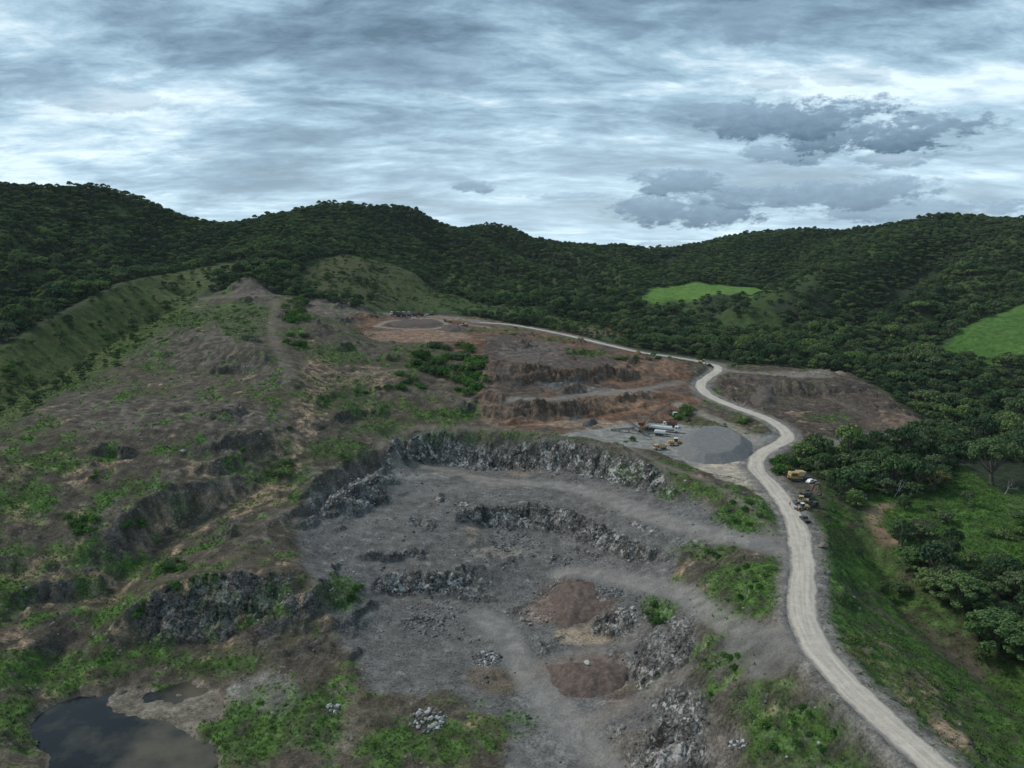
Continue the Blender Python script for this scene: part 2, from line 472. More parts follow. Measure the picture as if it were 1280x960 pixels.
def solve_land():
    z = None
    for cell, it in ((128, 300), (64, 200), (32, 160), (16, 120), (8, 90)):
        nx = int((XMAX - XMIN) / cell) + 1; ny = int((YMAX - YMIN) / cell) + 1
        val, m = rasterise(XMIN, YMIN, cell, nx, ny, LINES)
        if z is None:
            z = np.where(m, val, 10.0)
        else:
            gx, gy = np.meshgrid(XMIN + np.arange(nx) * cell, YMIN + np.arange(ny) * cell)
            z = bil(z, XMIN, YMIN, pc, gx, gy)
            z[m] = val[m]
        z = relax(z, val, m, it)
        pc = cell
    coarse = blur(blur(z))
    FX0, FY0, fine = -340.0, 70.0, None
    for cell, it in ((4.0, 200), (2.0, 160), (1.25, 90)):
        nx = int(680 / cell) + 1; ny = int(660 / cell) + 1
        gx, gy = np.meshgrid(FX0 + np.arange(nx) * cell, FY0 + np.arange(ny) * cell)
        edge = bil(coarse, XMIN, YMIN, 8.0, gx, gy)
        z = edge.copy() if fine is None else bil(fine, FX0, FY0, pc, gx, gy)
        val, m = rasterise(FX0, FY0, cell, nx, ny, LINES)
        z[m] = val[m]
        fine = relax(z, val, m, it, edge)
        pc = cell
    return coarse, blur(blur(fine)), FX0, FY0, pc


COARSE, FINE, FX0, FY0, FCELL = solve_land()


def land(x, y):
    """smooth land height from the survey"""
    x = np.asarray(x, float); y = np.asarray(y, float)
    zc = bil(COARSE, XMIN, YMIN, 8.0, x, y)
    zf = bil(FINE, FX0, FY0, FCELL, x, y)
    dx = np.minimum(x - FX0, FX0 + 680 - x); dy = np.minimum(y - FY0, FY0 + 660 - y)
    w = sstep(0, 14, np.minimum(dx, dy))
    return zc * (1 - w) + zf * w


def cast(u, v, H=land, far=2200.0):
    """where a bearing meets the land: vectorised march, then a bisection"""
    u = np.atleast_1d(np.asarray(u, float)); v = np.atleast_1d(np.asarray(v, float))
    a, b = (u - 640) / FPX, (480 - v) / FPX
    cp, sp = math.cos(PITCH), math.sin(PITCH)
    d = np.stack([a, cp + b * sp, -sp + b * cp], 1); d /= d[:, 1:2]
    lo = np.full(len(u), 60.0); hi = np.full(len(u), far); done = np.zeros(len(u), bool)
    Y = 60.0
    while Y < far:
        Y2 = Y * 1.006 + .2
        z = CAM_H + d[:, 2] * Y2
        hit = (~done) & (z < H(d[:, 0] * Y2, np.full(len(u), Y2)))
        lo[hit], hi[hit] = Y, Y2
        done |= hit
        Y = Y2
        if done.all():
            break
    lo[~done] = far
    for k in range(12):
        mid = .5 * (lo + hi)
        below = CAM_H + d[:, 2] * mid < H(d[:, 0] * mid, mid)
        hi = np.where(below & done, mid, hi); lo = np.where(~below & done, mid, lo)
    return d[:, 0] * hi, hi, CAM_H + d[:, 2] * hi, done


def W(pts):
    """bearings -> polygon on the map"""
    p = np.array(pts, float)
    x, y, z, ok = cast(p[:, 0], p[:, 1])
    return np.stack([x, y], 1)


def blob(u, v, ru, rv, n=18):
    a = np.linspace(0, 2 * math.pi, n, endpoint=False)
    return W(np.stack([u + ru * np.cos(a), v + rv * np.sin(a)], 1))


def inside(poly, x, y):
    c = np.zeros(np.shape(x), bool)
    n = len(poly)
    for i in range(n):
        x1, y1 = poly[i]; x2, y2 = poly[(i + 1) % n]
        if y1 == y2:
            continue
        c ^= ((y1 > y) != (y2 > y)) & (x < (x2 - x1) * (y - y1) / (y2 - y1) + x1)
    return c


def sdist(poly, x, y):
    """signed distance, positive inside"""
    d = np.full(np.shape(x), 1e9, np.float32)
    n = len(poly)
    for i in range(n):
        a, b = poly[i], poly[(i + 1) % n]
        ex, ey = b - a
        l2 = max(ex * ex + ey * ey, 1e-9)
        t = np.clip(((x - a[0]) * ex + (y - a[1]) * ey) / l2, 0, 1)
        d = np.minimum(d, (x - a[0] - t * ex) ** 2 + (y - a[1] - t * ey) ** 2)
    return np.where(inside(poly, x, y), 1, -1) * np.sqrt(d)


def line_dist(pts, x, y, best=None):
    """distance to a polyline and the height of its nearest point"""
    d = np.full(np.shape(x), 1e9); h = np.zeros(np.shape(x))
    for a, b in zip(pts[:-1], pts[1:]):
        ex, ey = b[0] - a[0], b[1] - a[1]
        l2 = max(ex * ex + ey * ey, 1e-9)
        t = np.clip(((x - a[0]) * ex + (y - a[1]) * ey) / l2, 0, 1)
        q = (x - a[0] - t * ex) ** 2 + (y - a[1] - t * ey) ** 2
        m = q < d
        d = np.where(m, q, d); h = np.where(m, a[2] + (b[2] - a[2]) * t, h)
    return np.sqrt(d), h


def smooth_line(pts, step=2.0):
    """Catmull-Rom through the points, resampled evenly"""
    p = [np.array(q, float) for q in pts]
    p = [2 * p[0] - p[1]] + p + [2 * p[-1] - p[-2]]
    out = []
    for i in range(1, len(p) - 2):
        a, b, c, d = p[i - 1:i + 3]
        n = max(2, int(np.linalg.norm(c - b) / step))
        for t in np.linspace(0, 1, n, endpoint=False):
            out.append(.5 * (2 * b + (c - a) * t + (2 * a - 5 * b + 4 * c - d) * t * t + (3 * b - a - 3 * c + d) * t ** 3))
    out.append(p[-2])
    return np.array(out)


ROAD_C = smooth_line(ROAD, 2.5)

# ------------------------------------------------------------------ regions of the map
SITE = W([(-70, 590), (20, 531), (67, 498), (134, 467), (181, 433), (215, 406), (250, 375), (285, 360), (310, 346), (345, 369), (375, 373), (440, 386),
          (480, 390), (520, 388), (600, 397), (640, 405), (700, 415), (760, 429), (800, 438), (880, 450), (925, 456), (1000, 461), (1062, 467), (1110, 492),
          (1160, 532), (1150, 546), (1060, 552), (1058, 566), (990, 560), (968, 572), (985, 588), (1025, 600), (1034, 640), (1040, 700), (1100, 735),
          (1150, 800), (1200, 850), (1300, 930), (1300, 1010), (-70, 1010)])
QUARRY = W([(482, 560), (500, 549), (560, 540), (690, 547), (740, 557), (830, 590), (900, 640), (966, 668), (975, 690), (900, 684), (850, 690), (845, 720),
            (880, 748), (868, 800), (850, 850), (880, 900), (905, 975), (640, 985), (630, 900), (560, 870), (470, 870), (425, 800), (405, 740), (375, 705),
            (373, 645), (420, 614), (470, 588)])
UPPIT = W([(430, 390), (480, 396), (520, 390), (600, 399), (700, 417), (800, 440), (868, 456), (862, 478), (885, 497), (850, 520), (850, 540), (780, 545), (700, 545), (600, 530),
           (597, 480), (606, 450), (560, 434), (500, 428), (450, 413)])
KNOLL = W([(893, 478), (907, 462), (1000, 463), (1062, 468), (1105, 496), (1157, 531), (1140, 543), (1060, 545), (1000, 546), (950, 528), (905, 505)])
PLANT = W([(690, 545), (740, 537), (790, 528), (850, 530), (900, 538), (950, 545), (985, 540), (992, 556), (955, 580), (932, 592), (870, 582), (800, 562), (740, 549)])
FIELDS = [W([(800, 376), (812, 363), (900, 354), (970, 354), (974, 369), (940, 377), (900, 373), (850, 379), (820, 383)]),
          W([(1152, 442), (1160, 432), (1215, 404), (1255, 388), (1310, 370), (1310, 440), (1235, 450), (1190, 447)]),
          W([(890, 404), (985, 370), (1000, 375), (960, 396), (1000, 408), (950, 420), (900, 412)]),
          W([(835, 380), (870, 378), (880, 388), (850, 392)])]
SPUR = W([(237, 344), (290, 338), (285, 356), (250, 371), (215, 402), (181, 429), (134, 463), (67, 494), (20, 527), (-60, 568), (-60, 520), (0, 478), (60, 440), (130, 405), (180, 372)])
_cr2 = LY((320, 330, 760), (290, 333, 760), (235, 341, 720), (151, 361, 600), (67, 403, 500), (0, 433, 440), (-80, 460, 400), (-200, 500, 340))
_cr1 = LY((250, 373, 640), (215, 403, 520), (181, 430, 450), (134, 464, 400), (67, 495, 350), (20, 528, 310), (-60, 570, 270), (-160, 640, 230))
SPUR = np.array([p[:2] for p in _cr2 + _cr1[::-1]])
GKNOLL = W([(385, 330), (430, 320), (480, 322), (525, 338), (560, 357), (620, 377), (690, 392), (760, 410), (800, 436), (700, 412), (600, 392), (520, 384), (440, 382), (380, 366), (370, 345)])
MEADOW = W([(1085, 645), (1110, 628), (1180, 616), (1300, 612), (1300, 745), (1250, 715), (1190, 690), (1130, 672)])
BELOW = W([(1030, 600), (1060, 640), (1110, 690), (1170, 745), (1240, 800), (1320, 860), (1320, 1010), (1200, 1010), (1035, 800), (1032, 700)])

# ------------------------------------------------------------------ the ground sheet
def axis(knots):
    """coordinates with a step that changes linearly between (position, step) knots"""
    out = [knots[0][0]]
    pos = np.array([k[0] for k in knots]); st = np.array([k[1] for k in knots])
    while out[-1] < pos[-1]:
        out.append(out[-1] + float(np.interp(out[-1], pos, st)))
    return np.array(out)


AX = axis([(-1800, 16), (-700, 9), (-300, 2.2), (-190, .9), (-120, .62), (110, .62), (200, 1.0), (300, 2.2), (700, 9), (1800, 16)])
AY = axis([(-150, 10), (80, 2), (112, .6), (260, .6), (360, .75), (480, 1.3), (640, 2.2), (760, 4.5), (1200, 8), (2300, 16)])
GX, GY = np.meshgrid(AX, AY)
NY, NX = GX.shape
gx, gy = GX.ravel(), GY.ravel()
Z0 = land(gx, gy)
_e = 1.0
SLOPE = np.hypot((land(gx + _e, gy) - Z0) / _e, (land(gx, gy + _e) - Z0) / _e).astype(np.float32)
NEAR = (np.abs(gx) < 420) & (gy > 90) & (gy < 760)


def mask(poly, soft=3.0, wob=4.0, wscale=14.0, seed=0):
    """0..1 over the sheet with a soft, uneven edge"""
    out = np.zeros(len(gx), np.float32)
    lo, hi = poly.min(0) - soft - wob, poly.max(0) + soft + wob
    i = np.where((gx > lo[0]) & (gx < hi[0]) & (gy > lo[1]) & (gy < hi[1]))[0]
    if len(i):
        d = sdist(poly, gx[i], gy[i]) + wob * fbm(gx[i], gy[i], wscale, 4, .55, seed)
        out[i] = sstep(-soft, soft, d)
    return out


M_SITE = mask(SITE, 5, 5, 22, 1)
M_QUARRY = mask(QUARRY, 2.5, 4, 14, 2)
M_UPPIT = mask(UPPIT, 3, 5, 18, 3)
M_KNOLL = mask(KNOLL, 3, 4, 16, 4)
M_PLANT = mask(PLANT, 1.5, 1.5, 10, 5)
M_MINED = np.maximum.reduce([M_QUARRY, M_UPPIT, M_KNOLL])

DROAD, HROAD = np.full(len(gx), 1e3), np.zeros(len(gx))
i = np.where(NEAR)[0]
DROAD[i], HROAD[i] = line_dist(ROAD_C[::2], gx[i], gy[i])

def C(*rgb): return np.array(rgb, np.float32)


TRACKS = [([(975, 687), (940, 676), (870, 660), (810, 642), (750, 620), (700, 608), (640, 603), (590, 598)], 3.6, C(.24, .233, .224), .88),
          ([(600, 598), (570, 590), (530, 583), (500, 580)], 2.8, C(.24, .22, .2), .8), ([(640, 603), (560, 612), (500, 618)], 4, C(.2, .195, .19), .6),
          ([(975, 802), (920, 787), (870, 752), (830, 735), (770, 722), (700, 716)], 3.0, C(.24, .233, .224), .88),
          ([(600, 768), (632, 795), (650, 830), (690, 880), (740, 940), (790, 1000)], 4.0, C(.24, .233, .224), .88), ([(660, 840), (740, 815), (800, 790)], 3, C(.21, .195, .18), .6),
          ([(975, 805), (965, 830), (930, 800)], 5, C(.16, .156, .154), .9), ([(985, 690), (960, 680)], 6, C(.19, .184, .178), .9),
          ([(740, 900), (820, 860), (850, 845)], 2.2, C(.21, .185, .165), .7), ([(946, 588), (900, 590), (880, 584)], 7, C(.30, .285, .268), .9), ([(960, 600), (930, 597), (880, 582)], 4, C(.36, .34, .32), .7),
          ([(850, 478), (800, 487), (740, 493), (690, 499), (640, 500)], 3.2, C(.215, .195, .178), .9), ([(985, 545), (930, 527), (890, 510), (860, 500)], 3.2, C(.30, .265, .235), .0),
          ([(960, 562), (935, 545), (895, 525), (860, 512), (848, 505)], 3.0, C(.29, .26, .232), .9), ([(995, 548), (1030, 556), (1080, 545), (1140, 542)], 2.6, C(.2, .18, .165), .8),
          ([(720, 537), (780, 560), (830, 582), (890, 605), (940, 640), (968, 670)], 1.5, C(.22, .2, .18), .7), ([(470, 408), (500, 411), (540, 411), (575, 406), (610, 409)], 2.2, C(.30, .26, .22), .9), ([(470, 408), (490, 401), (530, 398), (550, 400), (560, 407)], 2.2, C(.30, .26, .22), .9),
          ([(490, 393), (530, 394), (560, 397), (600, 402)], 8, C(.24, .21, .185), .8), ([(895, 462), (940, 467), (1000, 471), (1045, 472)], 3.5, C(.22, .20, .18), .8), ([(1110, 632), (1097, 636), (1093, 650), (1100, 664), (1118, 676)], 2.4, C(.30, .20, .145), .98), ([(1120, 628), (1100, 634), (1093, 650)], 1.2, C(.2, .15, .11), .7),
          ([(1060, 740), (1100, 765), (1150, 800), (1200, 830), (1250, 870)], 3.2, C(.125, .105, .085), .8), ([(250, 376), (310, 371), (345, 369), (375, 372), (410, 376), (440, 385), (470, 395)], 3, C(.17, .15, .135), .8), ([(345, 375), (340, 410), (348, 440), (365, 470)], 2.5, C(.19, .16, .135), .6), ([(1090, 525), (1050, 505), (1020, 482)], 1.2, C(.17, .14, .12), .6),
          ([(440, 470), (490, 463), (510, 462)], 1.5, C(.2, .17, .14), .8), ([(700, 545), (640, 538), (560, 535), (500, 540), (475, 560)], 2.2, C(.19, .17, .145), .6)]
TRK = np.zeros(len(gx), np.float32)
for (pts, hw, c, k) in TRACKS:
    w_ = W(pts); sl = smooth_line(np.concatenate([w_, np.zeros((len(w_), 1))], 1), 2.5)
    lo, hi = sl.min(0) - hw - 6, sl.max(0) + hw + 6
    ii = np.where((gx > lo[0]) & (gx < hi[0]) & (gy > lo[1]) & (gy < hi[1]))[0]
    TRK[ii] = np.maximum(TRK[ii], k * sstep(hw + 2.5, hw - .5, line_dist(sl, gx[ii], gy[ii])[0]))

# relief: big folds on the hills, gullies and hummocks on the hillside, crags where the rock is steep
Z = Z0.copy()
far = sstep(0, 120, np.hypot(np.maximum(0, np.abs(gx) - 230), np.maximum(0, gy - 620)))
far *= (1 - np.maximum.reduce([mask(p, 110, 5, 30, 6) for p in FIELDS[:2]])) * (1 - .75 * np.maximum(mask(SPUR, 25, 5, 30, 7), mask(GKNOLL, 25, 5, 30, 8)))
CRESTS = [LY((420, 253, 1120), (480, 292, 1000), (560, 327, 930), (640, 366, 870), (690, 386, 850)), LY((545, 277, 1200), (620, 322, 1080), (700, 360, 980), (740, 378, 930)),
          LY((660, 296, 1350), (760, 342, 1100), (800, 365, 960)), LY((1120, 310, 980), (1060, 340, 900), (985, 370, 820), (900, 402, 760)), LY((930, 291, 1350), (900, 330, 1150), (870, 351, 1050)),
          LY((1280, 300, 950), (1230, 345, 800), (1180, 385, 700), (1110, 420, 640)), LY((150, 260, 900), (120, 310, 800), (60, 350, 700)), LY((60, 250, 860), (20, 310, 740), (-40, 350, 650)), LY((330, 270, 1080), (370, 300, 980), (440, 312, 920))]
RAVINES = [LY((520, 300, 1110), (600, 340, 1010), (680, 376, 920)), LY((620, 305, 1230), (700, 337, 1120), (760, 374, 980)), LY((440, 285, 1080), (520, 325, 960), (600, 362, 890)), LY((830, 330, 1300), (820, 350, 1120)),
           LY((1000, 310, 1180), (980, 345, 1040), (970, 360, 930)), LY((1170, 320, 960), (1110, 375, 800), (1060, 415, 700)), LY((1290, 330, 850), (1230, 372, 720), (1160, 410, 650)), LY((100, 280, 880), (70, 330, 760)), LY((200, 280, 950), (170, 320, 830))]
_sk = next(l for l in LINES if abs(l[0][1] - 880) < 1e-6 and len(l) > 20)
_far = np.where(far > 0)[0]
_ds, _ = line_dist(_sk, gx[_far], gy[_far])
fold = np.zeros(len(gx)); cut = np.zeros(len(gx)); ris = np.zeros(len(gx))
for l in RAVINES: cut[_far] = np.maximum(cut[_far], np.exp(-(line_dist(l, gx[_far], gy[_far])[0] / 34) ** 2))
for l in CRESTS: ris[_far] = np.maximum(ris[_far], np.exp(-(line_dist(l, gx[_far], gy[_far])[0] / 30) ** 2))
_x, _y = gx[_far] + 40 * fbm(gx[_far], gy[_far], 260, 2, .5, 25), gy[_far]
_dsk = np.full(len(gx), 500.); _dsk[_far] = _ds
fold[_far] = sstep(15, 230, _ds) * (34.0 * (1 - np.abs(1.6 * vnoise(_x / 150 + 3.3, _y / 520, 27)) - .55) + 15 * (1 - np.abs(1.5 * vnoise(_x / 62, _y / 260 + 7, 28)) - .55) + 14 * fbm(_x, _y, 210, 3, .5, 21, True)) + 6.0 * fbm(_x, _y, 70, 3, .5, 22, True)
Z += far * (.55 * fold - 4.0 + sstep(10, 120, np.where(far > 0, 1, 1) * _dsk) * (9 * ris - 20 * cut))
M_PLATEAU = mask(W([(466, 413), (478, 390), (520, 386.5), (585, 394), (614, 405), (565, 412), (510, 413)]), 5, 2, 20, 9)
n20 = fbm(gx, gy, 24, 4, .5, 31); n7 = fbm(gx, gy, 7, 3, .5, 32)
DET = np.zeros(len(gx), np.float32)
DET[NEAR] = fbm(gx[NEAR], gy[NEAR], 2.3, 2, .55, 33)
rough = (1 - .85 * TRK) * (1 - sstep(.2, .7, M_PLATEAU)) * (1 - sstep(.55, .9, M_PLANT)) * sstep(5.0, 9.0, DROAD)
HILL = M_SITE * (1 - np.maximum(M_QUARRY, M_UPPIT))
Z += rough * (1 - far) * ((.9 * HILL + .35) * n20 + (.45 * HILL + .22) * n7 + .10 * DET)
Z += HILL * rough * 1.3 * fbm(gx * .7 + gy * .7, (gy - gx) * .35, 15, 4, .5, 35, True)
M_PCLIFF = mask(W([(140, 775), (180, 738), (300, 705), (410, 712), (400, 790), (300, 815), (200, 818)]), 4, 4, 12, 11)
CRAG = sstep(.42, .85, SLOPE + .12 * n7) * rough * np.maximum(np.maximum(M_MINED, M_PCLIFF), .5 * M_SITE)
for (u, v, ru, rv) in ((350, 795, 62, 34), (425, 820, 30, 50), (610, 690, 40, 22), (890, 875, 34, 40), (860, 700, 24, 20)):
    CRAG = np.maximum(CRAG, .75 * rough * mask(blob(u, v, ru, rv), 3, 5, 10, u) * sstep(-.12, .2, fbm(gx, gy, 9, 3, .55, u + 1)))
# ledges where harder beds stand out
LEDGE = np.zeros(len(gx), np.float32)
for msk, hgt, amt, sc_, sd in ((HILL * (1 - M_KNOLL) * (1 - sstep(.5, 1, M_PLANT)), 7.0, .62, 34, 101), (M_UPPIT, 5.0, .75, 22, 102), (M_KNOLL, 3.2, .7, 20, 103), (M_QUARRY * (1 - sstep(.4, .8, SLOPE)), 3.5, .45, 22, 104)):
    t_ = (Z + 2.2 * n20 + .8 * n7) / hgt
    fr_ = t_ - np.floor(t_)
    pt = msk * rough * sstep(.14 if hgt == 7.0 else .02, .34 if hgt == 7.0 else .26, fbm(gx, gy, sc_, 3, .5, sd)) * sstep(.05, .14, SLOPE) * NEAR
    Z += pt * amt * hgt * (sstep(.36, .58, fr_) - fr_)
    LEDGE = np.maximum(LEDGE, pt * (sstep(.30, .40, fr_) - sstep(.56, .64, fr_)))
CRAG = np.maximum(CRAG, .85 * LEDGE)
rid = np.zeros(len(gx), np.float32); rid2 = rid.copy()
rid[NEAR] = fbm(gx[NEAR], gy[NEAR] * .6, 7.0, 3, .55, 41, True); rid2[NEAR] = fbm(gx[NEAR], gy[NEAR], 2.6, 3, .6, 42, True)
_c = np.where(CRAG > .02)[0]
_wx, _wy = gx[_c] + 1.0 * n7[_c] + .5 * DET[_c], gy[_c] * .8 + .8 * n7[_c]
BLK = np.zeros(len(gx), np.float32)
BLK[_c] = .60 * cells(_wx * .8, _wy, 4.6, 201) + .40 * cells(_wx, _wy, 2.1, 202)
Z += CRAG * (1.0 * rid + .5 * rid2 + 2.0 * BLK)
# benches and blast ledges in the upper pit
STEP = M_UPPIT * rough * sstep(.08, .2, SLOPE)
Z += STEP * (1.8 * fbm(gx, gy, 15, 4, .55, 44, True) + .6 * rid2)
Z += M_KNOLL * rough * sstep(.04, .12, SLOPE) * 1.7 * fbm(gx * 1.3, gy * .5, 9, 4, .55, 45, True)
# the haul road sits in a level bed; the mesh of the road itself lies on it
bed = 1 - sstep(4.8, 9.5, DROAD)
Z = Z * (1 - bed) + HROAD * bed
Z -= .35 * (1 - sstep(3.3, 4.3, DROAD))
POND = W([(34, 905), (60, 880), (100, 868), (122, 866), (128, 880), (150, 862), (200, 866), (245, 850), (262, 862), (283, 878), (276, 896), (240, 910), (250, 925), (272, 935), (276, 975), (150, 1040), (66, 990), (60, 945)])
POND_DEEP = W([(36, 903), (62, 882), (118, 869), (130, 890), (150, 905), (205, 905), (232, 920), (262, 935), (268, 960), (150, 1020), (72, 980), (66, 945)])
MPOND = mask(POND, 1.2, 2.4, 6, 51); MDEEP = mask(POND_DEEP, 2.6, 3.0, 6, 52)
shelf = POND_Z + .12 + .30 * fbm(gx, gy, 9, 3, .5, 53)
Z = Z * (1 - MPOND) + shelf * MPOND
for (u, v, ru, rv) in ((158, 857, 22, 6), (232, 862, 24, 8), (205, 872, 22, 6)):       # shallow pools in the mud
    MDEEP = np.maximum(MDEEP, .45 * mask(blob(u, v, ru, rv), 1.6, 3.6, 5, 54))
for (u, v, ru, rv) in ((160, 888, 20, 10), (232, 896, 22, 10)):                       # mud bars that stay dry
    MDEEP *= 1 - mask(blob(u, v, ru, rv), 1.0, 1.2, 6, 55)
Z -= MDEEP * 1.1
M_RIMW = np.clip(1 - np.abs(MPOND - .5) * 2.2, 0, 1)
# islet of grass
_m = mask(blob(210, 843, 17, 7), .8, .8, 5, 56); Z = np.maximum(Z, _m * (POND_Z + .9) + (1 - _m) * -99)

PX, PY = gx.copy(), gy.copy()
off = CRAG * (.8 * fbm(gx + 91, gy * .8, 3.4, 2, .5, 61)); PX += off; PY -= CRAG * .7 * fbm(gx, gy + 57, 3.1, 2, .5, 62)
ZG = Z.reshape(NY, NX)


def ground(x, y):
    x = np.asarray(x, float); y = np.asarray(y, float)
    i = np.clip(np.searchsorted(AX, x) - 1, 0, NX - 2); j = np.clip(np.searchsorted(AY, y) - 1, 0, NY - 2)
    fx = np.clip((x - AX[i]) / (AX[i + 1] - AX[i]), 0, 1); fy = np.clip((y - AY[j]) / (AY[j + 1] - AY[j]), 0, 1)
    return (ZG[j, i] * (1 - fx) + ZG[j, i + 1] * fx) * (1 - fy) + (ZG[j + 1, i] * (1 - fx) + ZG[j + 1, i + 1] * fx) * fy


def grid_at(g, x, y):
    i = np.clip(np.searchsorted(AX, x), 0, NX - 1); j = np.clip(np.searchsorted(AY, y), 0, NY - 1)
    return g.reshape(NY, NX)[j, i]


# ------------------------------------------------------------------ what the ground is made of
nA = fbm(gx, gy, 38, 5, .55, 71); nB = fbm(gx, gy, 13, 5, .6, 72); nC = np.zeros(len(gx), np.float32); nD = nC.copy()
nC[NEAR] = fbm(gx[NEAR], gy[NEAR], 4.5, 4, .6, 73); nD[NEAR] = fbm(gx[NEAR] * .5 + gy[NEAR] * .2, gy[NEAR], 3.0, 3, .6, 74)
GRASS = np.zeros(len(gx), np.float32)          # where grass grows
DRY = np.zeros(len(gx), np.float32)            # where dead grass lies
STONE = np.zeros(len(gx), np.float32)          # pale broken stone in the surface
COLR = np.tile(C(.032, .046, .027), (len(gx), 1))


def put(m, a, b=None, n=None):
    global COLR
    c = a[None, :] if b is None else a + (b - a) * sstep(-.45, .45, n)[:, None]
    COLR = COLR * (1 - m[:, None]) + c * m[:, None]


# open hillside: brown soil and weathered rock under thin grass
put(np.maximum(M_SITE, 0), C(.072, .062, .048), C(.128, .108, .086), nB + .6 * nC)
put(HILL * sstep(-.12, .18, nA + .6 * nB) * .85, C(.058, .062, .033), C(.094, .088, .050), nC + .5 * nB)
for (u, v, ru, rv) in ((235, 440, 80, 25), (200, 520, 130, 22), (330, 540, 60, 25), (130, 650, 90, 30), (260, 600, 80, 30), (330, 470, 40, 20), (410, 600, 50, 20), (330, 660, 60, 25), (410, 650, 40, 30)):
    put(mask(blob(u, v, ru, rv), 6, 9, 20, int(u)) * sstep(-.3, .2, nB + .6 * nC) * HILL, C(.085, .073, .064), C(.150, .130, .114), nC + nD)
STONE += .35 * HILL
# green and dead grass over the hillside
lowleft = sstep(-70, -190, gx + .0 * gy) * sstep(330, 240, gy)
G0 = HILL * sstep(.0, .30, nB + .6 * nC + .3 * nA - .12 + .28 * lowleft) * (1 - sstep(.8, 1.2, SLOPE))
G0 *= 1 - .85 * M_KNOLL
DRY = np.maximum(DRY, HILL * sstep(.10, .30, fbm(gx, gy, 16, 4, .6, 77) + .4 * nC - .22 + .16 * lowleft))
for (u, v, ru, rv) in ((300, 625, 55, 14), (205, 660, 22, 14), (20, 590, 26, 10), (100, 598, 22, 12), (120, 745, 30, 22), (25, 645, 20, 14), (30, 715, 30, 14), (385, 520, 18, 30),
                       (360, 570, 20, 30), (450, 472, 40, 14), (400, 470, 22, 26), (160, 790, 22, 14), (60, 700, 30, 10), (180, 690, 18, 10), (340, 610, 30, 10), (250, 590, 18, 10), (20, 800, 20, 12), (1085, 820, 30, 22), (1140, 870, 40, 26), (1195, 930, 30, 24)):
    DRY = np.maximum(DRY, mask(blob(u, v, ru, rv), 2.5, 4, 8, int(u + v)) * sstep(-.35, .15, nC + nD))
for (u, v, ru, rv, k) in ((55, 582, 50, 12, 1), (20, 600, 30, 16, .7), (115, 700, 36, 16, .8), (20, 745, 26, 14, 1), (155, 712, 22, 10, 1), (215, 708, 20, 10, 1), (20, 840, 60, 24, 1), (25, 910, 30, 40, 1), (100, 835, 60, 14, 1),
                          (180, 822, 60, 14, 1), (270, 832, 60, 12, .9), (310, 915, 60, 36, 1), (390, 900, 50, 40, .9), (345, 870, 40, 20, .6), (430, 740, 26, 22, .9), (345, 740, 20, 10, .8), (300, 770, 40, 14, .5), (470, 535, 40, 8, .6),
                          (425, 560, 40, 12, .9), (460, 510, 36, 12, .7), (440, 485, 30, 16, .7), (560, 520, 44, 7, 1), (420, 445, 30, 16, .6), (305, 402, 34, 26, .55), (270, 392, 40, 12, .6), (235, 400, 24, 12, .7), (175, 440, 30, 10, .5), (110, 480, 34, 10, .5), (165, 610, 20, 12, .8), (230, 640, 16, 8, .8),
                          (620, 545, 130, 4, .7), (530, 930, 70, 28, 1), (480, 945, 30, 24, 1), (640, 905, 30, 16, .7), (585, 880, 20, 10, .4), (930, 740, 55, 40, 1), (970, 725, 24, 34, .9), (955, 905, 36, 60, 1), (1010, 920, 70, 40, 1),
                          (900, 820, 40, 22, .9), (1060, 950, 50, 26, .9), (822, 763, 22, 18, 1), (880, 690, 40, 12, .7), (935, 645, 40, 24, 1), (880, 615, 60, 10, .8), (800, 595, 50, 6, .6), (740, 570, 40, 5, .4),
                          (1060, 790, 34, 50, 1), (1110, 830, 46, 50, 1), (1160, 870, 36, 34, .9), (1060, 720, 34, 34, 1), (1100, 740, 40, 30, .8), (1045, 660, 18, 30, .8), (1250, 900, 60, 60, .6), (1010, 485, 30, 8, .2), (1115, 565, 50, 14, 1), (820, 855, 16, 8, .4),
                          (760, 855, 60, 6, .25), (1035, 525, 30, 6, .6), (650, 560, 20, 4, .3), (860, 570, 40, 5, .6), (1170, 640, 90, 60, 1), (1250, 690, 60, 40, .9), (735, 442, 26, 5, .7), (640, 412, 60, 4, .5), (700, 424, 30, 4, .5)):
    G0 = np.maximum(G0, k * mask(blob(u, v, ru, rv), 3, 4.5, 9, int(u * 3 + v)) * sstep(-.55 + .25 * (1 - k), .0 + .3 * (1 - k), nC + .5 * nB))
M_SPUR = mask(SPUR, 8, 6, 26, 81); M_GK = mask(GKNOLL, 8, 6, 30, 82)
put(M_SPUR, C(.060, .084, .030), C(.100, .125, .044), nB)
put(sstep(26, 8, np.min([line_dist(l, gx, gy)[0] for l in CRESTS], axis=0)) * far.astype(np.float32), C(.045, .070, .028), C(.070, .100, .038), nB)
put(M_GK, C(.045, .062, .026), C(.098, .096, .050), nB + .4 * nA)
put(M_GK * sstep(480, 620, gx + 640) * .8, C(.045, .075, .025), C(.06, .10, .03), nB)
put(np.maximum(M_SPUR, M_GK) * sstep(.02, .34, nB + .45 * fbm(gx, gy, 8, 3, .5, 86)) * .75, C(.026, .044, .016), C(.045, .066, .022), nA)
M_BELOW = mask(BELOW, 4, 4, 14, 83); M_MEADOW = mask(MEADOW, 5, 5, 18, 84)
put(M_BELOW, C(.058, .058, .036), C(.088, .080, .055), nC)
put(M_BELOW * sstep(-.28, .12, nB + .4 * nC), C(.044, .078, .024), C(.066, .112, .034), nC)
put(M_MEADOW, C(.048, .084, .028), C(.072, .120, .038), nB + .5 * nC)
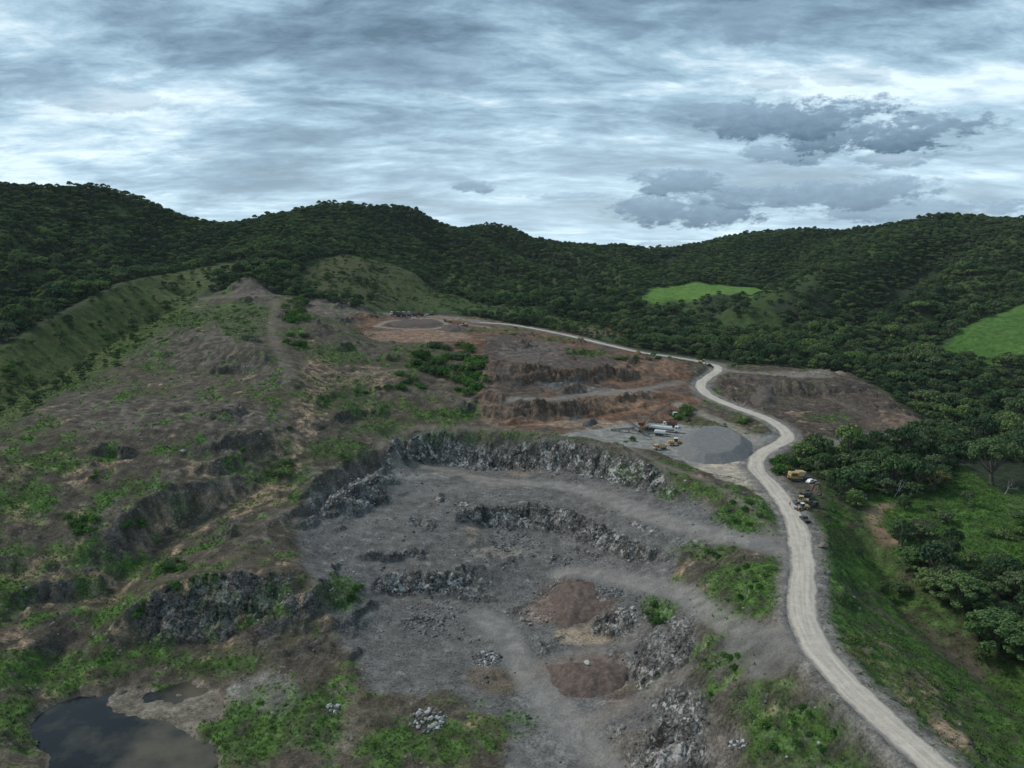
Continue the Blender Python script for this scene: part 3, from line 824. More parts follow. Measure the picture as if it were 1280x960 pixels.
# quarry rock and gravel
put(M_QUARRY, C(.112, .110, .111), C(.158, .155, .154), .8 * nB + .3 * nC)
put(M_QUARRY * sstep(.05, .4, nA + .4 * nC) * .6, C(.125, .114, .106), C(.150, .138, .128), nC)
STONE = np.maximum(STONE, M_QUARRY * (.12 + .4 * sstep(.05, .4, nB + .4 * nC)))
# red and brown cut of the upper pit, the knoll
put(M_UPPIT, C(.098, .061, .043), C(.200, .120, .079), nB + .6 * nC)
put(M_UPPIT * sstep(.0, .3, fbm(gx, gy, 20, 4, .6, 88) + .3 * nC) * .85, C(.066, .059, .055), C(.112, .102, .096), nC)
put(M_KNOLL, C(.064, .050, .042), C(.108, .086, .070), nB + .7 * nC)
for (u, v, ru, rv, a, b, k) in (
        (640, 470, 46, 52, C(.060, .052, .048), C(.105, .088, .078), .8), (612, 500, 14, 34, C(.13, .095, .075), C(.19, .14, .11), .7), (690, 450, 70, 8, C(.095, .07, .055), C(.13, .095, .075), .7),
        (700, 478, 34, 10, C(.115, .115, .115), C(.15, .15, .15), .9), (665, 510, 16, 15, C(.13, .14, .125), C(.22, .235, .205), .95), (712, 512, 14, 14, C(.10, .105, .11), C(.17, .175, .175), .8),
        (740, 455, 60, 9, C(.080, .068, .060), C(.11, .095, .085), .8), (620, 520, 16, 14, C(.15, .115, .09), C(.22, .16, .12), .8), (680, 525, 30, 8, C(.20, .125, .085), C(.26, .17, .12), .8),
        (780, 505, 50, 10, C(.21, .13, .088), C(.26, .17, .12), .85), (790, 462, 20, 12, C(.20, .125, .085), C(.26, .165, .115), .75), (830, 460, 12, 12, C(.22, .135, .09), C(.26, .165, .115), .7), (520, 420, 70, 8, C(.20, .135, .098), C(.26, .18, .132), .9), (740, 415, 90, 6, C(.13, .09, .068), C(.17, .115, .085), .7),
        (670, 440, 50, 14, C(.10, .088, .082), C(.15, .13, .12), .7), (980, 485, 50, 7, C(.065, .058, .054), C(.085, .075, .07), .8), (940, 475, 30, 8, C(.085, .07, .062), C(.11, .09, .08), .6), (1120, 530, 36, 9, C(.14, .10, .08), C(.18, .13, .10), .8),
        (1000, 468, 60, 3, C(.17, .15, .135), C(.22, .195, .175), .9), (1025, 556, 30, 9, C(.16, .155, .15), C(.2, .195, .19), .9), (1020, 565, 34, 5, C(.11, .085, .075), C(.13, .10, .085), .7),
        (770, 491, 56, 4.5, C(.20, .185, .17), C(.25, .23, .21), .95), (420, 385, 40, 12, C(.135, .115, .10), C(.18, .155, .135), .8), (310, 360, 34, 12, C(.12, .10, .088), C(.17, .145, .125), .9), (512, 404, 34, 4, C(.085, .060, .048), C(.105, .075, .06), .9),
        (740, 530, 60, 5, C(.26, .2, .15), C(.32, .25, .19), .7)):
    put(k * mask(blob(u, v, ru, rv), 2.5, 4, 9, int(u + 2 * v)), a, b, nC + nD)
put(M_PLANT, C(.235, .232, .228), C(.285, .28, .272), nC)
put(M_PLANT * sstep(.05, .3, nB + .3 * nC - .05) * .6, C(.16, .158, .156), C(.20, .197, .194), nC)
# red earth, cream dust and pools on the lowest floor
for (u, v, ru, rv, a, b, k) in (
        (718, 756, 52, 30, C(.090, .068, .058), C(.150, .112, .094), .85), (735, 850, 72, 34, C(.088, .066, .056), C(.145, .108, .09), .85),
        (730, 795, 36, 12, C(.30, .24, .18), C(.36, .29, .22), .9), (700, 765, 50, 16, C(.17, .13, .11), C(.21, .16, .135), .6), (735, 845, 60, 26, C(.15, .115, .10), C(.19, .15, .13), .8),
        (620, 850, 40, 16, C(.12, .095, .065), C(.16, .125, .085), .7), (670, 580, 20, 12, C(.24, .19, .155), C(.30, .24, .19), .9), (650, 590, 14, 8, C(.20, .16, .135), C(.24, .19, .16), .7), (590, 655, 8, 22, C(.22, .18, .15), C(.3, .25, .21), .8), (620, 690, 34, 8, C(.24, .215, .185), C(.32, .29, .25), .6),
        (630, 605, 36, 4, C(.2, .165, .125), C(.24, .2, .15), .6), (800, 940, 60, 30, C(.17, .145, .125), C(.22, .19, .165), .7), (700, 900, 60, 60, C(.17, .168, .168), C(.20, .198, .197), .8), (430, 900, 20, 50, C(.17, .145, .115), C(.21, .18, .145), .7), (530, 595, 40, 5, C(.2, .2, .2), C(.25, .245, .24), .8),
        (330, 870, 50, 26, C(.2, .19, .18), C(.28, .265, .25), .7), (460, 600, 30, 10, C(.3, .29, .28), C(.4, .39, .38), .35), (420, 625, 40, 6, C(.34, .33, .32), C(.46, .45, .44), .55), (500, 565, 12, 16, C(.28, .24, .2), C(.38, .34, .3), .7), (900, 940, 36, 26, C(.2, .17, .15), C(.26, .225, .2), .7), (1110, 655, 12, 22, C(.2, .14, .1), C(.25, .18, .13), .0)):
    put(k * mask(blob(u, v, ru, rv), 1.6, 3, 7, int(u + 2 * v)), a, b, nC + nD)
# cut rock: dark faces with pale broken veins
CR = np.maximum(CRAG * sstep(.06, .40, SLOPE), .8 * LEDGE) * np.where(HILL * (1 - M_PCLIFF) > .5, .6, 1.0)
put(CR * .85, C(.056, .054, .053), C(.105, .100, .097), .5 * rid2 + .5 * BLK + .3 * nC)
put(CR * .8 * np.maximum(M_UPPIT, M_KNOLL), C(.058, .043, .035), C(.155, .104, .076), rid2 + .5 * nB)
vein = sstep(.12, .38, fbm(gx + 30, gy * .7, 5.5, 4, .6, 91) + .25 * rid2) * CR * np.maximum(M_QUARRY, .35 * HILL)
put(vein * .35, C(.27, .26, .25), C(.48, .47, .455), nD)
vein2 = sstep(.36, .52, nD + .45 * nC) * M_QUARRY * .55
put(vein2, C(.26, .255, .25))
STONE = np.maximum(STONE, CR * M_QUARRY)
DUST = {}
# tracks: crushed grey stone, worn smooth
STONE *= 1 - .9 * TRK
for (pts, hw, c, k) in TRACKS:
    if k <= 0:
        continue
    w_ = W(pts); w3 = np.concatenate([w_, np.zeros((len(w_), 1))], 1)
    sl = smooth_line(w3, 2.0)
    lo, hi = sl.min(0) - hw - 6, sl.max(0) + hw + 6
    ii = np.where((gx > lo[0]) & (gx < hi[0]) & (gy > lo[1]) & (gy < hi[1]))[0]
    d, _ = line_dist(sl, gx[ii], gy[ii])
    m = np.zeros(len(gx), np.float32)
    m[ii] = k * sstep(hw + 2.4, hw - 1.8, d + 1.8 * nC[ii] + 1.2 * nB[ii]) * (.72 + .28 * sstep(-.3, .3, nD[ii] + nC[ii]))
    put(m, c * .9, c * 1.08, nC)
    STONE *= 1 - .6 * m; G0 *= 1 - m; DRY *= 1 - m
put(mask(W([(866, 583), (900, 577), (948, 573), (975, 600), (992, 650), (975, 645), (938, 614), (900, 600)]), 1.5, 2, 7, 66) * .9, C(.34, .30, .255), C(.50, .44, .37), nC + nD)
# grey shoulders along the haul road
sh = sstep(9.0, 5.0, DROAD + 1.6 * nC + 1.2 * nB) * NEAR
put(sh * .9, C(.165, .158, .152), C(.215, .205, .195), nC)
G0 *= 1 - sh; DRY *= 1 - sh
G0 *= (1 - M_PLANT) * (1 - sstep(.5, .9, MPOND)); DRY *= (1 - M_PLANT) * (1 - MPOND) * (1 - .9 * M_QUARRY) * (1 - M_UPPIT)
M_F = [mask(p, 6, 14, 26, 95) for p in FIELDS]
for k, m in enumerate(M_F):
    put(m, *((C(.095, .185, .038), C(.115, .215, .046)), (C(.066, .140, .032), C(.084, .170, .040)), (C(.040, .068, .024), C(.055, .085, .028)), (C(.05, .08, .03), C(.06, .10, .03)))[k], nB + .5 * nA)
    put(m * sstep(.05, .35, fbm(gx, gy, 11, 4, .6, 97 + k)) * .45, C(.045, .085, .026), C(.07, .12, .035), nA)
put(np.clip(G0, 0, 1) * .92, C(.038, .074, .018), C(.072, .145, .030), nC + .6 * nB)
put(np.clip(DRY * (1 - .5 * G0), 0, 1) * .9, C(.20, .145, .10), C(.33, .245, .175), nC + nD)
# mud, damp rim
put(MPOND, C(.15, .135, .11), C(.21, .19, .16), nB + nC)
put(M_RIMW * .8 * (MPOND > .1), C(.24, .20, .165))
put(MDEEP, C(.045, .045, .035), C(.07, .065, .05), nB)
COLR *= np.clip(1 + ((.34 * nC + .38 * DET + .22 * nD) * (1 - .5 * M_QUARRY * (1 - CR)) * (1 - .7 * TRK)) * NEAR, .3, 2.0)[:, None]
COLR *= C(.99, .96, .91)[None, :]
GRASS = np.clip(np.maximum.reduce([G0, M_MEADOW * .8, M_SPUR * .5, M_BELOW * .45]), 0, 1)


def new_mat(name):
    m = bpy.data.materials.new(name)
    m.use_nodes = True
    t = NT(m.node_tree)
    return m, t, m.node_tree.nodes['Principled BSDF']


def ground_mat():
    m, t, b = new_mat("ground")
    at = t.n('ShaderNodeAttribute', attribute_name='soil')
    st = t.n('ShaderNodeAttribute', attribute_name='stone')
    g = t.n('ShaderNodeNewGeometry')
    p = g.outputs['Position']
    a = t.noise(p, 1.5, 5, .65)
    c = t.noise(p, .28, 5, .6)
    wn = t.n('ShaderNodeAttribute', attribute_name='worn')
    k0 = t.math('ADD', t.ramp(a, .34, .66, -.45, .45, False), t.ramp(c, .36, .64, -.22, .22, False))
    k = t.math('ADD', 1.0, t.math('MULTIPLY', k0, t.math('SUBTRACT', 1.0, t.math('MULTIPLY', wn.outputs['Fac'], .62))))
    col = t.mix(1.0, at.outputs['Color'], (1, 1, 1), 'MULTIPLY')
    vm = t.n('ShaderNodeVectorMath', operation='SCALE')
    t.link(col, vm.inputs[0]); t.link(k, vm.inputs['Scale'])
    col = vm.outputs[0]
    # broken stone: pale and dark chips
    vo = t.n('ShaderNodeTexVoronoi', feature='F1')
    vo.inputs['Scale'].default_value = .95
    t.link(p, vo.inputs['Vector'])
    sp = t.n('ShaderNodeSeparateColor'); t.link(vo.outputs['Color'], sp.inputs[0])
    big = t.ramp(t.noise(p, .13, 3, .6), .45, .68)
    chip = t.math('MULTIPLY', t.ramp(sp.outputs[0], .80, .86), t.ramp(vo.outputs['Distance'], .52, .36))
    chip = t.math('MULTIPLY', t.math('MULTIPLY', chip, st.outputs['Fac']), t.math('ADD', t.math('MULTIPLY', big, .9), .10))
    col = t.mix(chip, col, (.36, .35, .34))
    dk = t.math('MULTIPLY', t.ramp(sp.outputs[1], .78, .85), t.math('MULTIPLY', st.outputs['Fac'], .6))
    col = t.mix(dk, col, (.075, .072, .072))
    # jointed rock: blocks of different tone, dark cracks, pale veins, all worked out in three dimensions
    cg = t.n('ShaderNodeAttribute', attribute_name='crag'); pl = t.n('ShaderNodeAttribute', attribute_name='pale')
    wob = t.n('ShaderNodeVectorMath', operation='SCALE'); wob.inputs['Scale'].default_value = 1.6
    nz = t.n('ShaderNodeTexNoise'); nz.inputs['Scale'].default_value = .4; nz.inputs['Detail'].default_value = 4; t.link(p, nz.inputs['Vector']); t.link(nz.outputs['Color'], wob.inputs[0])
    pw = t.vmath('ADD', p, wob.outputs[0])
    va = t.n('ShaderNodeTexVoronoi'); va.inputs['Scale'].default_value = .42; t.link(pw, va.inputs['Vector'])
    vb = t.n('ShaderNodeTexVoronoi'); vb.inputs['Scale'].default_value = 1.1; t.link(pw, vb.inputs['Vector'])
    ve = t.n('ShaderNodeTexVoronoi', feature='DISTANCE_TO_EDGE'); ve.inputs['Scale'].default_value = .55; t.link(pw, ve.inputs['Vector'])
    sa = t.n('ShaderNodeSeparateColor'); t.link(va.outputs['Color'], sa.inputs[0]); sb = t.n('ShaderNodeSeparateColor'); t.link(vb.outputs['Color'], sb.inputs[0])
    tone = t.math('ADD', t.math('MULTIPLY', sa.outputs[0], .9), t.math('MULTIPLY', sb.outputs[0], .9))
    tone = t.math('MULTIPLY', t.math('ADD', tone, .12), t.ramp(ve.outputs['Distance'], .0, .10, .35, 1.0))
    tn = t.math('ADD', 1.0, t.math('MULTIPLY', t.math('SUBTRACT', tone, 1.0), cg.outputs['Fac']))
    v2 = t.n('ShaderNodeVectorMath', operation='SCALE'); t.link(col, v2.inputs[0]); t.link(tn, v2.inputs['Scale']); col = v2.outputs[0]
    pv = t.math('MULTIPLY', t.ramp(t.noise(pw, .22, 6, .68), .52, .62), t.math('ADD', t.ramp(sb.outputs[1], .35, .75), .1))
    col = t.mix(t.math('MULTIPLY', pv, pl.outputs['Fac']), col, (.42, .41, .385))
    t.link(col, b.inputs['Base Color'])
    b.inputs['Roughness'].default_value = .95
    b.inputs['Specular IOR Level'].default_value = .15
    bp = t.n('ShaderNodeBump')
    bp.inputs['Strength'].default_value = .55
    bp.inputs['Distance'].default_value = .8
    h = t.math('ADD', t.math('MULTIPLY', a, .7), t.math('MULTIPLY', t.math('MULTIPLY', vo.outputs['Distance'], -.5), st.outputs['Fac']))
    h = t.math('ADD', h, t.math('MULTIPLY', t.math('MULTIPLY', t.math('ADD', sa.outputs[1], sb.outputs[1]), 1.3), cg.outputs['Fac']))
    t.link(h, bp.inputs['Height'])
    t.link(bp.outputs[0], b.inputs['Normal'])
    return m


def grid_mesh(name, co, nx, ny):
    me = bpy.data.meshes.new(name)
    i = np.arange((ny - 1) * (nx - 1)); j = i // (nx - 1); k = i % (nx - 1); a = j * nx + k
    f = np.stack([a, a + 1, a + nx + 1, a + nx], 1)
    me.vertices.add(len(co)); me.vertices.foreach_set('co', np.ascontiguousarray(co, dtype=np.float32).ravel())
    me.loops.add(f.size); me.loops.foreach_set('vertex_index', f.ravel().astype(np.int32))
    me.polygons.add(len(f)); me.polygons.foreach_set('loop_start', (np.arange(len(f)) * 4).astype(np.int32))
    me.update(calc_edges=True)
    return me


def tag(o, label=None, cat=None, group=None, kind=None):
    if label: o['label'] = label
    if cat: o['category'] = cat
    if group: o['group'] = group
    if kind: o['kind'] = kind
    return o


_me = grid_mesh("ground", np.stack([PX, PY, Z], 1), NX, NY)
_ca = _me.color_attributes.new("soil", 'FLOAT_COLOR', 'POINT')
_ca.data.foreach_set('color', np.concatenate([np.clip(COLR, 0, 1), np.ones((len(gx), 1), np.float32)], 1).astype(np.float32).ravel())
_sa = _me.attributes.new("stone", 'FLOAT', 'POINT')
_sa.data.foreach_set('value', np.clip(STONE, 0, 1).astype(np.float32))
_sb = _me.attributes.new('worn', 'FLOAT', 'POINT')
_sb.data.foreach_set('value', np.clip(np.maximum(TRK, .8 * M_PLANT), 0, 1).astype(np.float32))
_cb = _me.attributes.new('crag', 'FLOAT', 'POINT')
_cb.data.foreach_set('value', np.clip(CR * (1 - .45 * np.maximum(M_UPPIT, M_KNOLL)), 0, 1).astype(np.float32))
_cb = _me.attributes.new('pale', 'FLOAT', 'POINT')
_cb.data.foreach_set('value', np.clip(CR * np.maximum(M_QUARRY, .25 * HILL), 0, 1).astype(np.float32))
_me.materials.append(ground_mat())
_go = bpy.data.objects.new("ground", _me); COL.objects.link(_go)
tag(_go, "bare quarry terraces and grassy hillsides rolling back to forested hills", "ground", None, 'structure')


# ------------------------------------------------------------------ mesh helpers
def G(u, v):
    x, y, z, ok = cast([u], [v], ground)
    return float(x[0]), float(y[0]), float(ground(x, y)[0])


def raw_mesh(name, co, faces_n, idx, mats=(), mat_i=None):
    """mesh from arrays: faces_n = corners per face (constant)"""
    me = bpy.data.meshes.new(name)
    nf = len(idx) // faces_n
    me.vertices.add(len(co)); me.vertices.foreach_set('co', np.ascontiguousarray(co, dtype=np.float32).ravel())
    me.loops.add(len(idx)); me.loops.foreach_set('vertex_index', np.asarray(idx, np.int32))
    me.polygons.add(nf); me.polygons.foreach_set('loop_start', (np.arange(nf) * faces_n).astype(np.int32))
    for m in mats: me.materials.append(m)
    if mat_i is not None: me.polygons.foreach_set('material_index', np.asarray(mat_i, np.int32))
    me.update(calc_edges=True)
    return me


def link(name, data, parent=None, loc=None):
    o = bpy.data.objects.new(name, data)
    COL.objects.link(o)
    if parent is not None: o.parent = parent
    if loc is not None: o.location = loc
    return o


def thing(name, label, cat, loc=(0, 0, 0), rz=0.0, group=None):
    o = link(name, None, None, loc)
    o.rotation_euler = (0, 0, rz)
    o.empty_display_size = .5
    return tag(o, label, cat, group)


def scatter_mesh(name, base_co, base_idx, fn, pts, scl, rot, mat, sq=None):
    """many small copies of a base shape baked into one mesh"""
    n, k = len(pts), len(base_co)
    c, s = np.cos(rot)[:, None], np.sin(rot)[:, None]
    b = base_co[None, :, :] * (scl[:, None, None] if sq is None else scl[:, None, None] * sq[:, None, :])
    co = np.empty((n, k, 3), np.float32)
    co[:, :, 0] = b[:, :, 0] * c - b[:, :, 1] * s + pts[:, None, 0]
    co[:, :, 1] = b[:, :, 0] * s + b[:, :, 1] * c + pts[:, None, 1]
    co[:, :, 2] = b[:, :, 2] + pts[:, None, 2]
    idx = (np.asarray(base_idx)[None, :] + (np.arange(n) * k)[:, None]).ravel()
    return raw_mesh(name, co.reshape(-1, 3), fn, idx, [mat])


# ------------------------------------------------------------------ plain materials
def mat(name, rgb, rough=.7, metal=0.0, var=.25, scale=3.0, dirt=None, dirt_amt=.5, spec=.4):
    """a surface of one colour, mottled a little and with dust or rust in patches"""
    m, t, b = new_mat(name)
    tc = t.n('ShaderNodeTexCoord')
    n = t.noise(tc.outputs['Object'], scale, 5, .6)
    col = t.mix(t.ramp(n, .3, .7), tuple(c * (1 - var) for c in rgb), tuple(min(1, c * (1 + var)) for c in rgb))
    if dirt:
        n2 = t.noise(tc.outputs['Object'], scale * .45, 6, .65)
        col = t.mix(t.math('MULTIPLY', t.ramp(n2, .42, .62), dirt_amt), col, dirt)
    t.link(col, b.inputs['Base Color'])
    b.inputs['Roughness'].default_value = rough
    b.inputs['Metallic'].default_value = metal
    b.inputs['Specular IOR Level'].default_value = spec
    return m


DUSTC = (.30, .25, .19)
M = {
    'yellow': mat('machine_yellow', (.52, .34, .13), .55, 0, .2, 1.2, (.36, .25, .15), .6),
    'tan': mat('sand_paint', (.52, .36, .20), .6, 0, .2, 1.2, (.34, .24, .15), .5),
    'white': mat('white_paint', (.78, .78, .76), .45, 0, .06, 1.5, (.45, .42, .38), .25),
    'dark': mat('dark_steel', (.045, .047, .05), .6, 0, .3, 2.0, DUSTC, .25),
    'steel': mat('bare_steel', (.20, .19, .18), .5, .3, .3, 1.6, (.16, .09, .05), .6),
    'rust': mat('rusty_steel', (.17, .085, .05), .85, 0, .35, 1.2, (.10, .05, .035), .6),
    'rubber': mat('tyre_rubber', (.03, .03, .03), .85, 0, .3, 2, (.16, .13, .10), .45),
    'glass': mat('tinted_window', (.025, .035, .045), .12, 0, .1, 1, None, 0, .7),
    'blue': mat('blue_paint', (.06, .14, .28), .5, 0, .15, 1.5, DUSTC, .3),
    'silver': mat('silver_paint', (.48, .50, .52), .35, .2, .08, 1.5, DUSTC, .2),
    'grey': mat('grey_paint', (.20, .21, .215), .5, 0, .2, 1.4, DUSTC, .3),
    'green': mat('green_paint', (.05, .13, .06), .55, 0, .2, 1.4, DUSTC, .2),
    'red': mat('red_paint', (.26, .05, .035), .55, 0, .2, 1.4, DUSTC, .3),
    'black': mat('black_paint', (.022, .024, .027), .3, 0, .2, 1.4, DUSTC, .12),
    'lamp': mat('lamp_lens', (.65, .62, .55), .15, 0, .05, 1),
    'tail': mat('tail_lens', (.30, .03, .02), .2, 0, .05, 1),
    'brown': mat('brown_box', (.14, .075, .045), .75, 0, .25, 1.2, DUSTC, .3),
    'belt': mat('conveyor_belt', (.05, .048, .046), .9, 0, .3, 1.2, (.2, .19, .18), .4),
    'skin': mat('skin', (.25, .14, .09), .6), 'hair': mat('dark_hair', (.015, .012, .01), .7),
    'cloth_a': mat('dark_trousers', (.03, .035, .05), .9), 'cloth_b': mat('dark_shirt', (.05, .055, .07), .9),
}


def bark_mat(name, c):
    m, t, b = new_mat(name)
    tc = t.n('ShaderNodeTexCoord')
    n = t.noise(tc.outputs['Object'], 9, 5, .65)
    t.link(t.mix(t.ramp(n, .3, .7), tuple(x * .6 for x in c), tuple(x * 1.4 for x in c)), b.inputs['Base Color'])
    b.inputs['Roughness'].default_value = .95
    return m


def leaf_mat(name, stops, trans=.18, loc_scale=.012):
    """leaves: the hue changes from tree to tree, from patch to patch and from leaf to leaf"""
    m, t, b = new_mat(name)
    oi = t.n('ShaderNodeObjectInfo')
    g = t.n('ShaderNodeNewGeometry')
    n = t.noise(oi.outputs['Location'], loc_scale, 3, .5)
    v = t.math('ADD', t.math('MULTIPLY', oi.outputs['Random'], .95), t.math('MULTIPLY', t.math('SUBTRACT', n, .5), 1.1))
    v = t.math('ADD', v, t.math('MULTIPLY', t.math('SUBTRACT', g.outputs['Random Per Island'], .5), .25), clamp=True)
    cr = t.n('ShaderNodeValToRGB'); t.link(v, cr.inputs[0])
    e = cr.color_ramp.elements
    e[0].position, e[0].color = stops[0][0], (*stops[0][1], 1)
    e[1].position, e[1].color = stops[-1][0], (*stops[-1][1], 1)
    for p_, c_ in stops[1:-1]:
        cr.color_ramp.elements.new(p_).color = (*c_, 1)
    k = t.math('ADD', .70, t.math('MULTIPLY', g.outputs['Random Per Island'], .60))
    vm = t.n('ShaderNodeVectorMath', operation='SCALE'); t.link(cr.outputs[0], vm.inputs[0]); t.link(k, vm.inputs['Scale'])
    df = t.n('ShaderNodeBsdfDiffuse'); t.link(vm.outputs[0], df.inputs[0])
    tr = t.n('ShaderNodeBsdfTranslucent'); t.link(vm.outputs[0], tr.inputs[0])
    mx = t.n('ShaderNodeMixShader'); mx.inputs[0].default_value = trans
    t.link(df.outputs[0], mx.inputs[1]); t.link(tr.outputs[0], mx.inputs[2])
    out = [q for q in m.node_tree.nodes if q.type == 'OUTPUT_MATERIAL'][0]
    t.link(mx.outputs[0], out.inputs[0])
    m.node_tree.nodes.remove(b)
    return m


BARK = bark_mat("bark", (.11, .095, .08)); PALEBARK = bark_mat("pale_bark", (.34, .32, .29))
LEAF = leaf_mat("forest_leaves", [(0, (0.050, 0.089, 0.051)), (.2, (0.069, 0.121, 0.060)), (.42, (0.091, 0.150, 0.066)), (.6, (0.117, 0.184, 0.072)), (.75, (0.151, 0.170, 0.110)), (.86, (0.147, 0.228, 0.074)), (1, (0.181, 0.262, 0.088))], .26)
LEAF_B = leaf_mat("bush_leaves", [(0, (0.048, 0.105, 0.034)), (.5, (0.068, 0.160, 0.040)), (1, (0.106, 0.208, 0.046))])
LEAF_L = leaf_mat("pale_leaves", [(0, (0.091, 0.159, 0.060)), (.5, (0.124, 0.198, 0.076)), (1, (0.170, 0.227, 0.090))])
LEAF_Y = leaf_mat("yellow_leaves", [(0, (.12, .125, .05)), (1, (.165, .155, .065))])
LEAF_G = leaf_mat("grey_leaves", [(0, (.08, .09, .065)), (1, (.12, .125, .09))])


# ------------------------------------------------------------------ trees and shrubs
def tubes(chains, sides=5):
    """chains of (point, radius) -> one welded-looking tube mesh"""
    co, idx = [], []
    for ch in chains:
        base = len(co)
        for q, (p, r) in enumerate(ch):
            p = Vector(p)
            a = Vector(ch[max(q - 1, 0)][0]); b = Vector(ch[min(q + 1, len(ch) - 1)][0])
            d = (b - a).normalized() if (b - a).length > 1e-6 else Vector((0, 0, 1))
            s = d.orthogonal().normalized(); w = d.cross(s)
            for k in range(sides):
                an = 2 * math.pi * k / sides
                co.append(tuple(p + (s * math.cos(an) + w * math.sin(an)) * r))
        for q in range(len(ch) - 1):
            for k in range(sides):
                a0 = base + q * sides + k; a1 = base + q * sides + (k + 1) % sides
                idx += [a0, a1, a1 + sides, a0 + sides]
    return np.array(co), idx


def leaves(centres, radii, per, size, rng, flat=.75, up=.35):
    """leaf faces spread through clumps, more of them towards each clump's upper shell"""
    out = []
    for c, r in zip(centres, radii):
        n = max(6, int(per * (r / np.mean(radii)) ** 2))
        d = rng.normal(size=(n, 3)); d[:, 2] = d[:, 2] * .8 + .25
        d /= np.linalg.norm(d, axis=1)[:, None]
        rad = r * rng.uniform(.55, 1.08, n)[:, None]
        p = c + d * rad * np.array([1, 1, flat])
        nrm = d * 1.15 + rng.normal(size=(n, 3)) * .42 + np.array([0, 0, up])
        nrm /= np.linalg.norm(nrm, axis=1)[:, None]
        t = np.cross(nrm, rng.normal(size=(n, 3))); t /= np.linalg.norm(t, axis=1)[:, None]
        b = np.cross(nrm, t)
        s = size * rng.uniform(.6, 1.35, n)[:, None]
        bend = nrm * s * .18
        q = np.stack([p - t * s - bend, p - b * s * .6 + bend, p + t * s - bend, p + b * s * .6 + bend], 1)
        out.append(q.reshape(-1, 3))
    co = np.concatenate(out)
    return co, np.arange(len(co))


def tree_shape(seed, kind, per, size, nclump):
    """unit tree (crown radius 1): returns crown mesh data and trunk chains"""
    rng = np.random.default_rng(seed)
    cen, rad = [], []
    if kind == 'umbrella': zb, h, th = .85, .34, 1.0
    elif kind == 'round': zb, h, th = .62, .62, .8
    else: zb, h, th = .75, .85, .9
    for k in range(nclump):
        a = k * 2.39996 + rng.uniform(-.4, .4); q = math.sqrt((k + .5) / nclump)
        rr = q * .80 * rng.uniform(.82, 1.12)
        z = zb + h * math.sqrt(max(0, 1 - (q * .9) ** 2)) * rng.uniform(.8, 1.12)
        cen.append((rr * math.cos(a), rr * math.sin(a), z)); rad.append(rng.uniform(.15, .29) * (1.1 - .3 * q))
        if kind != 'umbrella' and k % 2 == 0:
            cen.append((rr * math.cos(a + .5) * 1.02, rr * math.sin(a + .5) * 1.02, zb * rng.uniform(.62, .9))); rad.append(rng.uniform(.15, .24))
    cen = np.array(cen)
    lco, lid = leaves(cen, rad, per, size, rng)
    lean = rng.uniform(-.08, .08, 2)
    fork = np.array([lean[0], lean[1], zb * .42])
    ch = [[((0, 0, -.12), .085), ((lean[0] * .5, lean[1] * .5, zb * .2), .065), (tuple(fork), .055)]]
    for k in range(0, len(cen), 2 if nclump < 14 else 3):
        c = cen[k]
        mid = fork + (c - fork) * .5 + np.array([0, 0, -.04]) + rng.normal(size=3) * .03
        ch.append([(tuple(fork), .036), (tuple(mid), .024), (tuple(c), .010)])
    return lco, lid, ch


KINDS = []
for s_, (kd, per, size, nc) in enumerate([('umbrella', 34, .085, 30), ('round', 30, .082, 26), ('umbrella', 36, .080, 27), ('tall', 28, .085, 24), ('round', 30, .078, 30), ('umbrella', 30, .075, 36),
                                          ('round', 28, .090, 22), ('tall', 30, .080, 28)]):
    lco, lid, ch = tree_shape(100 + s_, kd, per, size, nc)
    tco, tid = tubes(ch)
    KINDS.append((raw_mesh("crown", lco, 4, lid, [LEAF]), raw_mesh("trunk", tco, 4, tid, [BARK])))


def visible(x, y, ztop):
    """does the line from the site's viewpoint to this height clear the land"""
    ok = np.ones(len(x), bool)
    for t in np.linspace(.08, .985, 110):
        ok &= CAM_H + (ztop - CAM_H) * t > land(x * t, y * t) - .5
    return ok


def to_px(x, y, z):
    cp, sp = math.cos(PITCH), math.sin(PITCH)
    dz = z - CAM_H
    f = y * cp - dz * sp; u = y * sp + dz * cp
    return 640 + FPX * x / f, 480 - FPX * u / f, f


def jitter_points(step, x0, x1, y0, y1, seed):
    rng = np.random.default_rng(seed)
    xs, ys = np.meshgrid(np.arange(x0, x1, step), np.arange(y0, y1, step))
    xs = xs + (np.arange(xs.shape[0]) % 2)[:, None] * step * .5
    return (xs + rng.uniform(-.42, .42, xs.shape) * step).ravel(), (ys + rng.uniform(-.42, .42, ys.shape) * step).ravel(), rng


def inany(polys, x, y):
    m = np.zeros(len(x), bool)
    for p in polys: m |= inside(p, x, y)
    return m


# --- the woods
fx_, fy_, rng = jitter_points(5.5, -1250, 1250, 110, 1720, 5)
fz_ = ground(fx_, fy_)
uu, vv, ff = to_px(fx_, fy_, fz_ + 6)
k_ = (uu > np.where(ff < 750, -420, -160)) & (uu < np.where(ff < 750, 1780, 1440)) & (vv < 1250) & (ff > 60)
fx_, fy_, fz_ = fx_[k_], fy_[k_], fz_[k_]
k_ = ~inside(SITE, fx_, fy_) & ~inany(FIELDS[:2], fx_, fy_)
p_ = rng.random(len(fx_)); nn = fbm(fx_, fy_, 40, 3, .5, 120)
k_ &= ~((sdist(SPUR, fx_, fy_) > -9) & (p_ > .10 + .30 * sstep(0.05, .35, nn)))
k_ &= ~(inside(GKNOLL, fx_, fy_) & (p_ > .10 + .40 * sstep(.05, .4, nn)))
k_ &= ~(inside(MEADOW, fx_, fy_) & (p_ > .10))
k_ &= ~(inside(BELOW, fx_, fy_) & (p_ > .05))
